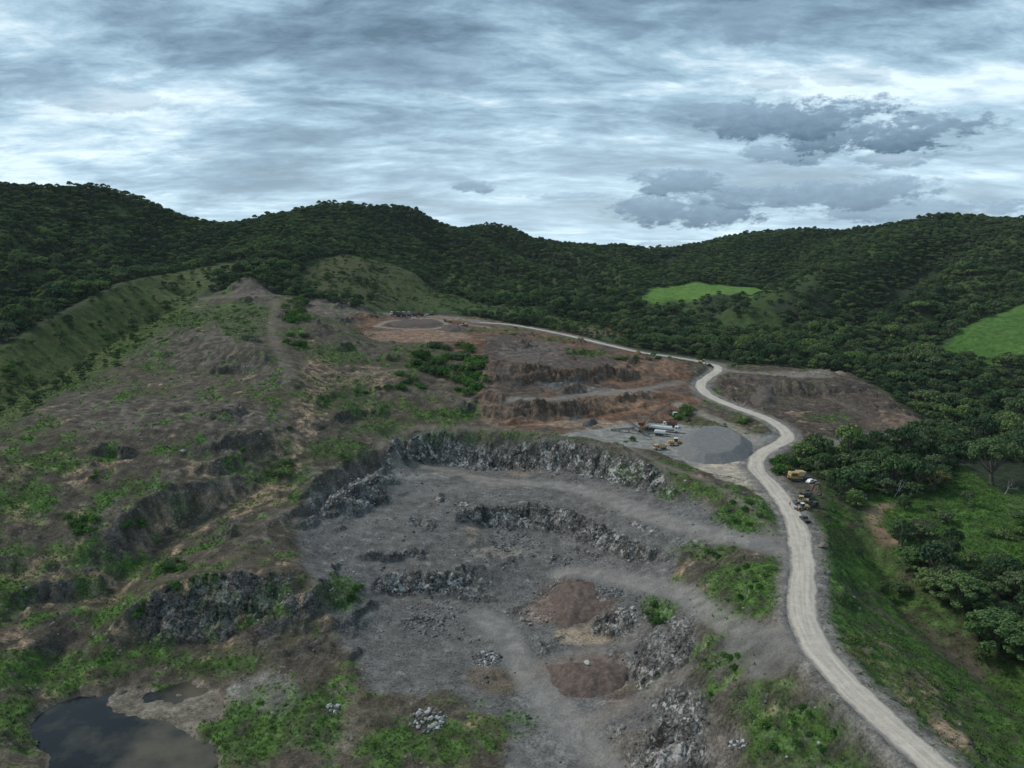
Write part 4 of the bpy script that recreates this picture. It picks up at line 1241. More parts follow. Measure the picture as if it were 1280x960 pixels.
_f0 = FIELDS[0]; k_ &= ~((fx_ > _f0[:, 0].min() - 8) & (fx_ < _f0[:, 0].max() + 5) & (fy_ > _f0[:, 1].min() - 75) & (fy_ < _f0[:, 1].mean()) & (p_ > .25))
_f1 = FIELDS[1]; k_ &= ~((sdist(_f1, fx_, fy_) > -22) & (fy_ < _f1[:, 1].mean()) & (p_ > .5))
k_ &= ~inside(blob(1092, 652, 26, 36), fx_, fy_) & ~inside(blob(1240, 604, 62, 30), fx_, fy_) & ~inside(blob(530, 384, 80, 11), fx_, fy_)
k_ &= ~(inside(FIELDS[2], fx_, fy_) & (p_ > .15)) & ~(inside(FIELDS[3], fx_, fy_) & (p_ > .1))
k_ &= (line_dist(ROAD_C[::3], fx_, fy_)[0] > 13)
_cd = np.min([line_dist(l, fx_, fy_)[0] for l in CRESTS], axis=0)
k_ &= ~((_cd < 11 + 8 * nn) & (p_ > .68))
fx_, fy_, fz_ = fx_[k_], fy_[k_], fz_[k_]
k_ = visible(fx_, fy_, fz_ + 13)
fx_, fy_, fz_ = fx_[k_], fy_[k_], fz_[k_]
fr_ = rng.uniform(2.6, 4.6, len(fx_)) * np.exp(rng.normal(-.04, .25, len(fx_)))
fr_ = np.where(rng.random(len(fx_)) < .035, rng.uniform(5.5, 8.0, len(fx_)), fr_) * (1 + .25 * sstep(0, .4, fbm(fx_, fy_, 60, 2, .5, 121)))
thin = inside(SPUR, fx_, fy_) | inside(GKNOLL, fx_, fy_) | inside(MEADOW, fx_, fy_) | inside(BELOW, fx_, fy_)
fr_ = np.where(thin, fr_ * .6, fr_)
near_site = sdist(SITE, fx_, fy_) > -9
fr_ = np.where(near_site, np.minimum(fr_, 3.4), fr_)
frot = rng.uniform(0, 6.28, len(fx_)); fkind = rng.integers(0, 8, len(fx_))
fr_ = np.where(fy_ > 820, np.minimum(fr_, 4.6), fr_)
fh = rng.uniform(.8, 1.5, len(fx_)) * np.where(fy_ > 820, .88, 1.0)
print("trees", len(fx_))

_px, _py, _pf = to_px(fx_, fy_, fz_ + 6)
_app = fr_ / _pf * ((_px > -15) & (_px < 1295) & (_py < 965) & visible(fx_, fy_, fz_ + 5))
_ord = np.argsort(-_app)
FIRST = _ord[:272]
SHAPE = ['flat topped', 'round', 'flat topped', 'tall', 'round', 'flat topped', 'round', 'tall']


def woods_of(x, y):
    if inside(MEADOW, np.array([x]), np.array([y]))[0]: return 'scattered over the green meadow right of the haul road', 'trees on the green meadow'
    if inside(BELOW, np.array([x]), np.array([y]))[0]: return 'on the grassy bank below the haul road', 'trees on the bank below the road'
    if inside(SPUR, np.array([x]), np.array([y]))[0]: return 'on the grassy spur beyond the brown hillside', 'trees on the grassy spur'
    if inside(GKNOLL, np.array([x]), np.array([y]))[0]: return 'on the grassy knoll behind the parked vehicles', 'trees on the grassy knoll'
    if x < -40: return 'in the woods filling the valley beyond the brown spur', 'trees in the valley left of the spur'
    if y < 330: return 'in the woods between the haul road and the meadow', 'trees beside the meadow'
    if y < 480: return 'in the woods on the slope beyond the bare cut knoll', 'trees below the cut knoll'
    return 'in the valley woods behind the haul road and hairpin', 'trees in the valley behind the hairpin'


SRC = {}
for q in FIRST:
    kd = int(fkind[q]); x, y, z, r = float(fx_[q]), float(fy_[q]), float(fz_[q]), float(fr_[q])
    where, grp = woods_of(x, y)
    lb = '%s dark green tree %s' % (SHAPE[kd], where)
    t = thing('tree', lb, 'tree', (x, y, z - .2), float(frot[q]), '%s, %s' % (grp, SHAPE[kd]))
    t.scale = (r, r, r * float(fh[q]))
    c = link('crown', KINDS[kd][0], t); b = link('trunk', KINDS[kd][1], t)
    SRC.setdefault(kd, (c, b))

REST = _ord[272:]
_fm = bpy.data.meshes.new("forest")
_fm.vertices.add(len(REST))
_fm.vertices.foreach_set('co', np.stack([fx_[REST], fy_[REST], fz_[REST] - .3], 1).astype(np.float32).ravel())
for nm, tp, val in (('size', 'FLOAT', fr_[REST]), ('tall', 'FLOAT', fh[REST]), ('turn', 'FLOAT', frot[REST])):
    a_ = _fm.attributes.new(nm, tp, 'POINT'); a_.data.foreach_set('value', val.astype(np.float32))
a_ = _fm.attributes.new('pick', 'INT', 'POINT'); a_.data.foreach_set('value', fkind[REST].astype(np.int32))
forest = link("forest", _fm)
tag(forest, "dense dark green woods covering the hills all round the quarry", "forest", None, 'stuff')


def scatter_nodes(obj, sources):
    ng = bpy.data.node_groups.new("scatter_" + obj.name, 'GeometryNodeTree')
    ng.interface.new_socket("Geometry", in_out='INPUT', socket_type='NodeSocketGeometry')
    ng.interface.new_socket("Geometry", in_out='OUTPUT', socket_type='NodeSocketGeometry')
    nd = ng.nodes
    gi, go = nd.new('NodeGroupInput'), nd.new('NodeGroupOutput')
    to_inst = nd.new('GeometryNodeJoinGeometry')
    for parts in sources:
        jg = nd.new('GeometryNodeJoinGeometry')
        for o in parts:
            oi = nd.new('GeometryNodeObjectInfo'); oi.transform_space = 'ORIGINAL'
            oi.inputs['Object'].default_value = o
            ng.links.new(oi.outputs['Geometry'], jg.inputs[0])
        gg = nd.new('GeometryNodeGeometryToInstance')
        ng.links.new(jg.outputs[0], gg.inputs[0])
        ng.links.new(gg.outputs[0], to_inst.inputs[0])
    ip = nd.new('GeometryNodeInstanceOnPoints')
    ip.inputs['Pick Instance'].default_value = True

    def attr(n, tp='FLOAT'):
        a = nd.new('GeometryNodeInputNamedAttribute'); a.data_type = tp; a.inputs['Name'].default_value = n
        return a.outputs['Attribute']
    mul = nd.new('ShaderNodeMath'); mul.operation = 'MULTIPLY'
    ng.links.new(attr('size'), mul.inputs[0]); ng.links.new(attr('tall'), mul.inputs[1])
    sc = nd.new('ShaderNodeCombineXYZ')
    s_ = attr('size'); ng.links.new(s_, sc.inputs[0]); ng.links.new(s_, sc.inputs[1]); ng.links.new(mul.outputs[0], sc.inputs[2])
    ro = nd.new('ShaderNodeCombineXYZ'); ng.links.new(attr('turn'), ro.inputs[2])
    ng.links.new(gi.outputs[0], ip.inputs['Points'])
    ng.links.new(to_inst.outputs[0], ip.inputs['Instance'])
    ng.links.new(attr('pick', 'INT'), ip.inputs['Instance Index'])
    ng.links.new(ro.outputs[0], ip.inputs['Rotation'])
    ng.links.new(sc.outputs[0], ip.inputs['Scale'])
    ng.links.new(ip.outputs[0], go.inputs[0])
    md = obj.modifiers.new("scatter", 'NODES'); md.node_group = ng


scatter_nodes(forest, [SRC[k] for k in sorted(SRC)])

# --- single trees that stand out
def special_tree(u, v, R_, kind, lmat, label, seed, per=150, size=.055, nclump=22, hz=1.0, name='tree', bmat=None, group=None):
    x, y, z = G(u, v)
    t = thing(name, label, 'tree', (x, y, z - .15), seed * 1.3, group)
    t.scale = (R_, R_, R_ * hz)
    lco, lid, ch = tree_shape(seed, kind, per, size, nclump)
    if per: link('crown', raw_mesh("crown", lco, 4, lid, [lmat]), t)
    tco, tid = tubes(ch, 6)
    link('trunk', raw_mesh("trunk", tco, 4, tid, [bmat or BARK]), t)
    return t


def bare_tree(u, v, h, label, seed, m):
    x, y, z = G(u, v)
    rng = np.random.default_rng(seed)
    ch = []

    def grow(p, d, ln, r, lev):
        pts = [(tuple(p), r)]
        for k in range(3):
            d = d + rng.normal(size=3) * .16; d /= np.linalg.norm(d)
            p = p + d * ln / 3; pts.append((tuple(p), r * (1 - .22 * (k + 1))))
        ch.append(pts)
        if lev:
            for k in range(3 if lev > 1 else 4):
                nd_ = d + rng.normal(size=3) * .62 + np.array([0, 0, .12]); nd_ /= np.linalg.norm(nd_)
                grow(p, nd_, ln * .72, r * .5, lev - 1)
    grow(np.array([0., 0, -.3]), np.array([rng.uniform(-.2, .2), 0, 1.]), h * .36, h * .028, 3)
    t = thing('bare_tree', label, 'tree', (x, y, z))
    co, idx = tubes(ch, 4)
    link('trunk', raw_mesh('trunk', co, 4, idx, [m]), t)
    return t


special_tree(1240, 606, 12.5, 'umbrella', LEAF, 'big lone umbrella shaped tree with dark branches standing above the meadow', 31, 120, .045, 30, 1.15)
special_tree(1168, 612, 8.0, 'umbrella', LEAF_Y, 'yellow green flat topped tree among dark woods above the meadow', 32, 110, .055, 18, .7)
for k_i, (u, v, r_, lb) in enumerate([(1140, 712, 5.5, 'smallest pale green tree, at the head of the row along the terrace edge'), (1168, 742, 7.0, 'pale green tree with feathery top, second in the row below the footpath'),
                                      (1205, 762, 7.5, 'broad pale green tree in the middle of the row along the terrace edge'), (1246, 812, 9.5, 'largest pale green tree, nearest of the row over the dark gully'),
                                      (1290, 830, 8, 'pale green tree cut by the picture edge behind the largest pale tree'), (1275, 745, 6.5, 'dull green spreading tree behind the row of pale trees')]):
    special_tree(u, v, r_, 'round' if k_i % 2 else 'tall', LEAF_L if k_i < 5 else LEAF, lb, 40 + k_i, 170, .050, 26, .8)
special_tree(1150, 668, 5.5, 'round', LEAF_G, 'grey green thin leaved bushy tree beside the curved earth footpath', 51, 90, .05, 20, .7)
special_tree(957, 367, 6.0, 'round', LEAF, 'lone dark round tree on the bright green valley field', 52, 90, .08, 14, .9)
special_tree(445, 380, 7.5, 'round', LEAF, 'single rounded tree on the grassy slope above the parked trucks', 53, 90, .08, 14, .9)
bare_tree(1118, 622, 9, 'leafless white branched dead tree among green bushes', 61, PALEBARK)
bare_tree(1155, 672, 7, 'small leafless pale tree by the earth footpath', 62, PALEBARK)
bare_tree(1255, 618, 8, 'bare grey tree beside the big umbrella shaped tree', 63, PALEBARK)

# --- bushes
BUSH = []
for s_ in range(6):
    rng = np.random.default_rng(300 + s_)
    n = 9 + s_ % 3 * 2
    a = np.arange(n) * 2.4 + rng.uniform(-.3, .3, n); q = np.sqrt((np.arange(n) + .5) / n)
    cen = np.stack([q * .72 * np.cos(a), q * .72 * np.sin(a), .62 * np.sqrt(1 - (q * .85) ** 2) * rng.uniform(.7, 1.25, n)], 1)
    lco, lid = leaves(cen, rng.uniform(.24, .42, n), 44, .10, rng, .85)
    lco[:, 2] = np.maximum(lco[:, 2], -.05)
    BUSH.append(raw_mesh('foliage', lco, 4, lid, [LEAF_B if s_ < 4 else LEAF]))
THICKETS = [  # u, v, ru, rv, how many, size, where it stands
    (368, 393, 20, 18, 18, 4.4, 'packed in the gully thicket under the bare cone'), (372, 428, 15, 10, 8, 3.0, 'at the foot of the gully thicket'),
    (562, 452, 46, 20, 46, 4.6, 'in the big dark thicket below the plateau edge'), (585, 480, 24, 18, 18, 3.8, 'on the lower side of the thicket by the red pit wall'),
    (505, 478, 28, 14, 14, 2.8, 'on the overgrown bench beside the tan path'), (455, 488, 18, 8, 7, 1.8, 'scattered on the overgrown bench near the gully'),
    (560, 518, 36, 6, 10, 1.6, 'on the green strip at the quarry rim'), (520, 450, 30, 10, 8, 1.8, 'above the overgrown bench, smaller than the thicket'),
    (300, 402, 30, 20, 14, 1.9, 'on the green flank under the bare cone'), (255, 395, 20, 10, 6, 1.8, 'along the spur crest below the bare cone'),
    (347, 588, 16, 10, 8, 3.4, 'in the hollow left of the quarry rim'), (305, 560, 9, 5, 2, 2.0, 'above the hollow on the brown hillside'), (355, 540, 14, 5, 4, 1.5, 'on the brown slope above the hollow'),
    (95, 655, 28, 14, 9, 2.2, 'in the dark clump low on the brown hillside'), (171, 660, 13, 8, 4, 3.0, 'in the round green clump beside the dry gully'), (218, 708, 16, 7, 4, 2.1, 'above the dark cliff over the pond'),
    (215, 735, 14, 6, 4, 1.8, 'hanging on the edge of the dark cliff'), (176, 768, 8, 5, 2, 2.0, 'at the end of the dark cliff'), (440, 738, 12, 14, 6, 1.7, 'on the rubble slope at the left of the pit'), (120, 595, 12, 5, 3, 1.6, 'on the hillside by the dead grass band'),
    (440, 575, 22, 8, 6, 1.6, 'on the slope behind the white rock edge'), (470, 512, 26, 8, 6, 1.5, 'below the tan path on the brown slope'),
    (860, 521, 15, 10, 8, 3.6, 'in the dark clump behind the crushing plant'), (937, 526, 13, 5, 4, 2.2, 'between the haul road and its branch'), (905, 532, 8, 4, 3, 1.6, 'on the bank above the grey stockpile'),
    (786, 551, 8, 3, 2, 1.8, 'yellowish, in front of the crusher on the plant floor'), (978, 582, 16, 10, 8, 3.4, 'at the roadside bend above the machines'), (1005, 580, 18, 8, 8, 3.0, 'behind the yellow roadside machine'),
    (930, 640, 30, 18, 10, 1.4, 'on the grassy tip of the ridge by the haul road'), (822, 766, 18, 13, 8, 1.7, 'in the lone green clump by the lower bench road'), (880, 690, 30, 8, 6, 1.3, 'on the bank below the ramp road'),
    (930, 735, 40, 26, 10, 1.2, 'on the green triangle between the roads'), (900, 830, 30, 14, 6, 1.2, 'on the rough slope under the haul road'), (1000, 910, 70, 40, 9, 1.3, 'on the grass bank at the near end of the road'),
    (1100, 780, 40, 40, 8, 1.3, 'on the bright green bank right of the road'), (820, 448, 60, 4, 16, 2.4, 'lining the far side of the upper haul road'), (955, 450, 40, 4, 14, 3.0, 'on the berm behind the hairpin'),
    (1040, 457, 40, 5, 10, 2.8, 'behind the flat top of the knoll'), (700, 417, 80, 3, 10, 1.8, 'beside the road to the plateau'), (1120, 568, 44, 10, 16, 2.6, 'in the scrub below the cut knoll'), (1085, 600, 40, 14, 10, 3.2, 'in the scrub behind the parked machines'),
    (1250, 660, 40, 22, 9, 2.4, 'dotted over the green meadow'), (1040, 650, 8, 20, 5, 1.8, 'on the bank beside the parked machines'), (40, 470, 40, 16, 10, 2.6, 'on the dark foot of the grassy spur'), (145, 427, 26, 8, 8, 2.8, 'in the dip of the grassy spur')]
rng = np.random.default_rng(77)
ALLB = []
for (u, v, ru, rv, n, size, where) in THICKETS:
    a = rng.uniform(0, 6.283, n); q = np.sqrt(rng.random(n))
    xs, ys, zs, ok = cast(u + ru * q * np.cos(a), v + rv * q * np.sin(a), ground)
    for x, y in zip(xs[ok], ys[ok]):
        if np.min(np.hypot(ROAD_C[:, 0] - x, ROAD_C[:, 1] - y)) < 6.5: continue
        ALLB.append((x, y, size * float(rng.uniform(.65, 1.35)), where))
ALLB.sort(key=lambda q: -q[2] / math.hypot(q[0], q[1]))
for (x, y, s, where) in ALLB[:298]:
    t = tag(link('bush', BUSH[rng.integers(0, 6)], None, (x, y, float(ground(x, y)) - .1)), 'leafy green bush ' + where, 'bush', 'bushes ' + where)
    t.scale = (s, s, s * rng.uniform(.75, 1.1)); t.rotation_euler = (0, 0, rng.uniform(0, 6.28))
_nb = len(ALLB)
# low scrub too small and too many to count
gxs, gys, rng = jitter_points(2.6, -420, 260, 112, 880, 91)
w = grid_at(G0 * 1.0 + .6 * M_SPUR + 1.2 * M_GK + .9 * M_BELOW + .6 * M_MEADOW + .10 * HILL * sstep(-.1, .2, nA + .5 * nB), gxs, gys) * sstep(-.1, .4, fbm(gxs, gys, 12, 3, .5, 92))
_u, _v, _f = to_px(gxs, gys, ground(gxs, gys))
w = w * (grid_at(DROAD, gxs, gys) > 6.5)
k_ = (rng.random(len(gxs)) < w * .34) & (_u > -80) & (_u < 1360) & (_v < 1000)
gxs, gys = gxs[k_], gys[k_]
scs = rng.uniform(.5, 1.35, len(gxs)) * np.where(gys > 430, 1.9, 1.0)
scs = np.concatenate([scs, [q[2] for q in ALLB[298:]]]); gxs = np.concatenate([gxs, [q[0] for q in ALLB[298:]]]); gys = np.concatenate([gys, [q[1] for q in ALLB[298:]]])
_base, _bid = leaves(np.array([[0, 0, .25], [.5, .2, .2], [-.4, .35, .22], [.05, -.5, .2]]), [.5, .35, .4, .38], 16, .17, np.random.default_rng(5), .9)
link('scrub', scatter_mesh('scrub', _base, _bid, 4, np.stack([gxs, gys, ground(gxs, gys)], 1), scs, rng.uniform(0, 6.28, len(gxs)), LEAF_B))
tag(bpy.data.objects['scrub'], 'low green scrub spread over the grassy slopes', 'scrub', None, 'stuff')


# --- grass: tufts of blades, green and dead
def blade_tuft(n, seed, w=.10):
    rng = np.random.default_rng(seed)
    co = []
    for k in range(n):
        a = rng.uniform(0, 6.28); r = rng.uniform(0, .5); x, y = r * math.cos(a), r * math.sin(a)
        h = rng.uniform(.4, 1.0); t = rng.uniform(0, 6.28); lx, ly = rng.normal(0, .35, 2)
        dx, dy = math.cos(t) * w, math.sin(t) * w
        co += [(x - dx, y - dy, -.05), (x + dx, y + dy, -.05), (x + lx, y + ly, h)]
    return np.array(co), np.arange(len(co))


def grass_mat(name, a, b):
    m, t, s = new_mat(name)
    g = t.n('ShaderNodeNewGeometry')
    n = t.noise(g.outputs['Position'], .12, 4, .6)
    v = t.math('ADD', t.math('MULTIPLY', g.outputs['Random Per Island'], .5), t.math('SUBTRACT', n, .25), clamp=True)
    t.link(t.mix(v, a, b), s.inputs['Base Color'])
    s.inputs['Roughness'].default_value = .9; s.inputs['Specular IOR Level'].default_value = .1
    return m


for nm, W_, step, dens, seed, ca, cb, lb, hmul in (
        ('grass', np.clip(G0 + .45 * M_MEADOW + .30 * M_SPUR + .3 * M_BELOW + .2 * M_GK, 0, 1), 1.15, .85, 93, (.040, .085, .018), (.100, .190, .040), 'bright green grass and weeds growing in patches over the quarry slopes', .75),
        ('dead_grass', np.clip(DRY + .10 * HILL * sstep(0, .3, nC), 0, 1), 1.15, .70, 94, (.19, .135, .095), (.40, .30, .22), 'dry tan grass lying in bands across the hillside', .55)):
    gxs, gys, rng = jitter_points(step, -300, 240, 112, 560, seed)
    _u, _v, _f = to_px(gxs, gys, ground(gxs, gys))
    k_ = (_u > -60) & (_u < 1340) & (_v < 990)
    gxs, gys = gxs[k_], gys[k_]
    k_ = rng.random(len(gxs)) < grid_at(W_, gxs, gys) * dens
    gxs, gys = gxs[k_], gys[k_]
    bco, bid = blade_tuft(7, seed, .13)
    link(nm, scatter_mesh(nm, bco, bid, 3, np.stack([gxs, gys, ground(gxs, gys)], 1), rng.uniform(.45, 1.1, len(gxs)), rng.uniform(0, 6.28, len(gxs)), grass_mat(nm, ca, cb), np.tile([1.15, 1.15, hmul], (len(gxs), 1))))
    tag(bpy.data.objects[nm], lb, 'grass', None, 'stuff')
    print(nm, len(gxs))


# ------------------------------------------------------------------ water, road
def water_mat():
    m, t, b = new_mat("pond_water")
    g = t.n('ShaderNodeNewGeometry')
    n = t.noise(g.outputs['Position'], .11, 5, .6)
    sx = t.n('ShaderNodeSeparateXYZ'); t.link(g.outputs['Position'], sx.inputs[0])
    xa, xb = at_z(120, 920, POND_Z)[0], at_z(215, 920, POND_Z)[0]
    silt = t.math('ADD', t.ramp(sx.outputs[0], xa, xb, 0, .8), t.math('MULTIPLY', t.math('SUBTRACT', n, .5), 2.2), clamp=True)
    t.link(t.mix(silt, (.012, .015, .016), (.105, .092, .066)), b.inputs['Base Color'])
    b.inputs['Roughness'].default_value = .14
    b.inputs['IOR'].default_value = 1.33
    b.inputs['Specular IOR Level'].default_value = .5
    bp = t.n('ShaderNodeBump'); bp.inputs['Strength'].default_value = .12; bp.inputs['Distance'].default_value = .1
    t.link(t.noise(g.outputs['Position'], 1.6, 3, .5), bp.inputs['Height']); t.link(bp.outputs[0], b.inputs['Normal'])
    return m


_c = POND.mean(0)
_wp = np.array([(_c + (p - _c) * 1.12) for p in POND])
_bm = bmesh.new()
_f = _bm.faces.new([_bm.verts.new((p[0], p[1], POND_Z)) for p in _wp])
if _f.normal.z < 0: _f.normal_flip()
bmesh.ops.triangulate(_bm, faces=[_f])
_wm = bpy.data.meshes.new('pond_water'); _bm.to_mesh(_wm); _bm.free(); _wm.materials.append(water_mat())
tag(link('pond_water', _wm), 'still dark pond in the low corner under the cliff', 'pond', None, 'structure')


def road_mat():
    m, t, b = new_mat("haul_road")
    g = t.n('ShaderNodeNewGeometry')
    ac = t.n('ShaderNodeAttribute', attribute_name='across')
    al = t.n('ShaderNodeAttribute', attribute_name='along')
    cv = t.n('ShaderNodeCombineXYZ')
    t.link(t.math('MULTIPLY', ac.outputs['Fac'], 4.5), cv.inputs[0]); t.link(t.math('MULTIPLY', al.outputs['Fac'], .045), cv.inputs[1])
    streak = t.noise(cv.outputs[0], 1.0, 5, .6)
    n = t.noise(g.outputs['Position'], .35, 5, .6); n2 = t.noise(g.outputs['Position'], 1.8, 4, .6)
    k = t.math('ADD', t.math('MULTIPLY', streak, .55), t.math('ADD', t.math('MULTIPLY', n, .35), t.math('MULTIPLY', n2, .25)))
    col = t.mix(t.ramp(k, .38, .75), (.35, .308, .26), (.60, .535, .45))
    edge = t.math('ADD', t.math('ABSOLUTE', ac.outputs['Fac']), t.math('MULTIPLY', t.math('SUBTRACT', n, .5), .5))
    col = t.mix(t.ramp(edge, .66, .98), col, (.20, .188, .175))
    t.link(col, b.inputs['Base Color'])
    b.inputs['Roughness'].default_value = .95; b.inputs['Specular IOR Level'].default_value = .1
    bp = t.n('ShaderNodeBump'); bp.inputs['Strength'].default_value = .4; bp.inputs['Distance'].default_value = .25
    t.link(t.math('ADD', n2, streak), bp.inputs['Height']); t.link(bp.outputs[0], b.inputs['Normal'])
    return m


def strip(name, line, hw, m, lift, nx=13):
    d = np.gradient(line, axis=0); d[:, 2] = 0; d /= np.linalg.norm(d, axis=1)[:, None]
    nrm = np.stack([d[:, 1], -d[:, 0], np.zeros(len(d))], 1)
    s = np.concatenate([[0], np.cumsum(np.linalg.norm(np.diff(line, axis=0), axis=1))])
    l_ = hw * (1 + .30 * fbm(s, s * 0 + 3, 6, 4, .6, 7)); r_ = hw * (1 + .30 * fbm(s, s * 0 + 9, 6, 4, .6, 8))
    t = np.linspace(-1, 1, nx)
    w_ = np.where(t[None, :] < 0, l_[:, None] * t[None, :], r_[:, None] * t[None, :])
    co = line[:, None, :] + nrm[:, None, :] * w_[:, :, None]
    co[:, :, 2] += lift - .28 * np.abs(t[None, :]) ** 4
    co[:, :, 2] += .05 * fbm(co[:, :, 0], co[:, :, 1], 4, 3, .5, 9)
    me = grid_mesh(name, co.reshape(-1, 3), nx, len(line))
    for nm, vals in (('across', np.tile(t, (len(line), 1))), ('along', np.tile(s[:, None], (1, nx)))):
        a = me.attributes.new(nm, 'FLOAT', 'POINT'); a.data.foreach_set('value', vals.astype(np.float32).ravel())
    me.materials.append(m)
    return link(name, me)


_hw0 = np.interp(np.arange(len(ROAD_C)), [0, len(ROAD_C) * .35, len(ROAD_C) * .62, len(ROAD_C)], [4.3, 4.5, 4.2, 3.2])
tag(strip('haul_road', smooth_line(ROAD, 1.2), np.interp(np.linspace(0, 1, len(smooth_line(ROAD, 1.2))), [0, .35, .62, 1], [3.9, 3.8, 3.6, 2.7]), road_mat(), .06), 'pale dusty haul road winding up from the quarry to the plateau', 'road', None, 'structure')


# ------------------------------------------------------------------ heaps of loose material
def heap_mat(name, a, b, chip=(.3, .29, .28), chips=.3):
    m, t, s = new_mat(name)
    g = t.n('ShaderNodeNewGeometry')
    n = t.noise(g.outputs['Position'], .5, 6, .65); n2 = t.noise(g.outputs['Position'], 2.5, 3, .6)
    col = t.mix(t.ramp(t.math('ADD', t.math('MULTIPLY', n, .6), t.math('MULTIPLY', n2, .4)), .35, .65), a, b)
    vo = t.n('ShaderNodeTexVoronoi'); vo.inputs['Scale'].default_value = 1.4; t.link(g.outputs['Position'], vo.inputs['Vector'])
    sp = t.n('ShaderNodeSeparateColor'); t.link(vo.outputs['Color'], sp.inputs[0])
    col = t.mix(t.math('MULTIPLY', t.ramp(sp.outputs[0], .84, .88), chips), col, chip)
    t.link(col, s.inputs['Base Color']); s.inputs['Roughness'].default_value = .95; s.inputs['Specular IOR Level'].default_value = .1
    bp = t.n('ShaderNodeBump'); bp.inputs['Strength'].default_value = .5; bp.inputs['Distance'].default_value = .3
    t.link(n2, bp.inputs['Height']); t.link(bp.outputs[0], s.inputs['Normal'])
    return m


def heap(name, poly, H, slope, m, label, cat, cell=.7, rough=.35, seed=1):
    lo, hi = poly.min(0) - 1, poly.max(0) + 1
    xs = np.arange(lo[0], hi[0] + cell, cell); ys = np.arange(lo[1], hi[1] + cell, cell)
    X, Y = np.meshgrid(xs, ys)
    x, y = X.ravel(), Y.ravel()
    d = sdist(poly, x, y) + (.5 if rough < .2 else 4.0) * fbm(x, y, 7, 4, .55, seed)
    h = np.minimum(d * slope, H + (.12 if rough < .2 else .8) * H * fbm(x, y, 12, 3, .5, seed + 3))
    h = h + rough * fbm(x, y, 4, 4, .55, seed + 5, True) * np.clip(h / H, 0, 1)
    base = land(x, y) if False else ground(x, y)
    z = np.where(d > -.5, base + np.maximum(h, -.6), base - 1.0)
    me = grid_mesh(name, np.stack([x, y, z], 1), len(xs), len(ys))
    bm = bmesh.new(); bm.from_mesh(me)
    keep = d > -1.2
    bmesh.ops.delete(bm, geom=[v for v in bm.verts if not keep[v.index]], context='VERTS')
    bm.to_mesh(me); bm.free(); me.materials.append(m)
    return tag(link(name, me), label, cat)


GRAVEL = heap_mat('crushed_gravel', (.155, .152, .148), (.205, .201, .195), (.25, .245, .24), .3)
REDSOIL = heap_mat('red_spoil', (.088, .066, .057), (.165, .122, .102), (.26, .225, .20), .22)
BROWNSOIL = heap_mat('brown_spoil', (.095, .075, .065), (.135, .11, .094), (.2, .18, .16), .3)
heap('gravel_stockpile', W([(852, 548), (868, 538), (895, 536), (922, 541), (940, 553), (942, 566), (928, 576), (905, 580), (880, 580), (862, 576), (848, 566), (846, 556)]), 3.4, .6, GRAVEL, 'large flat topped stockpile of grey crushed gravel beside the hairpin road', 'stockpile', .6, .12, 3)
heap('gravel_stockpile', W([(854, 549), (864, 549), (868, 555), (862, 561), (852, 560), (849, 554)]), 3.2, .75, heap_mat('dark_gravel', (.045, .046, .048), (.075, .076, .078), (.1, .1, .1), .2), 'small dark heap of wet gravel in front of the wheel loader', 'stockpile', .5, .1, 4)
heap('spoil_heap', W([(690, 742), (705, 730), (728, 728), (750, 740), (752, 762), (735, 778), (708, 782), (690, 768)]), 3.0, .42, REDSOIL, 'red brown heap of broken rock above the cream dust patch', 'spoil heap', .6, .7, 5)
heap('spoil_heap', W([(682, 832), (715, 826), (760, 830), (785, 842), (780, 858), (750, 872), (715, 872), (690, 858)]), 2.4, .4, REDSOIL, 'low red earth heap beside the track on the lowest floor', 'spoil heap', .6, .6, 6)
heap('spoil_heap', W([(938, 500), (948, 485), (962, 486), (972, 500), (962, 512), (945, 512)]), 3.0, .6, BROWNSOIL, 'brown conical heap against the cut face of the knoll', 'spoil heap', .8, .3, 7)
heap('spoil_heap', W([(997, 562), (1020, 558), (1042, 562), (1046, 570), (1020, 573), (1000, 570)]), 2.2, .6, BROWNSOIL, 'dark brown earth heap among bushes past the hairpin', 'spoil heap', .8, .3, 8)
heap('spoil_heap', W([(486, 404), (500, 401), (530, 400), (550, 402), (556, 405), (540, 408), (510, 409), (492, 408)]), 1.6, .3, BROWNSOIL, 'broad low brown mound ringed by a pale track on the plateau', 'spoil heap', 1.2, .15, 9)
heap('spoil_heap', W([(552, 409), (572, 408), (580, 412), (566, 416), (552, 414)]), 1.8, .5, BROWNSOIL, 'small brown heap at the plateau edge below the excavator', 'spoil heap', 1.0, .2, 10)
heap('spoil_heap', W([(726, 530), (740, 526), (750, 530), (742, 535), (728, 535)]), 1.6, .6, heap_mat('dark_rock', (.05, .05, .052), (.09, .09, .092), (.14, .14, .14), .6), 'small pile of black broken rock at the foot of the red pit wall', 'rock pile', .6, .6, 11)

# ------------------------------------------------------------------ boulders and rubble
ROCKM = []


def rock_mat(name, a, b):
    m, t, s = new_mat(name)
    tc = t.n('ShaderNodeTexCoord'); oi = t.n('ShaderNodeObjectInfo')
    n = t.noise(tc.outputs['Object'], 2.2, 5, .65)
    v = t.math('ADD', t.math('MULTIPLY', oi.outputs['Random'], .7), t.math('MULTIPLY', t.math('SUBTRACT', n, .35), .9), clamp=True)
    t.link(t.mix(v, a, b), s.inputs['Base Color']); s.inputs['Roughness'].default_value = .9; s.inputs['Specular IOR Level'].default_value = .2
    return m


ROCK_G, ROCK_P, ROCK_W = rock_mat('grey_rock', (.10, .10, .102), (.27, .265, .26)), rock_mat('pink_rock', (.20, .155, .13), (.36, .29, .245)), rock_mat('pale_rock', (.30, .295, .285), (.52, .51, .49))


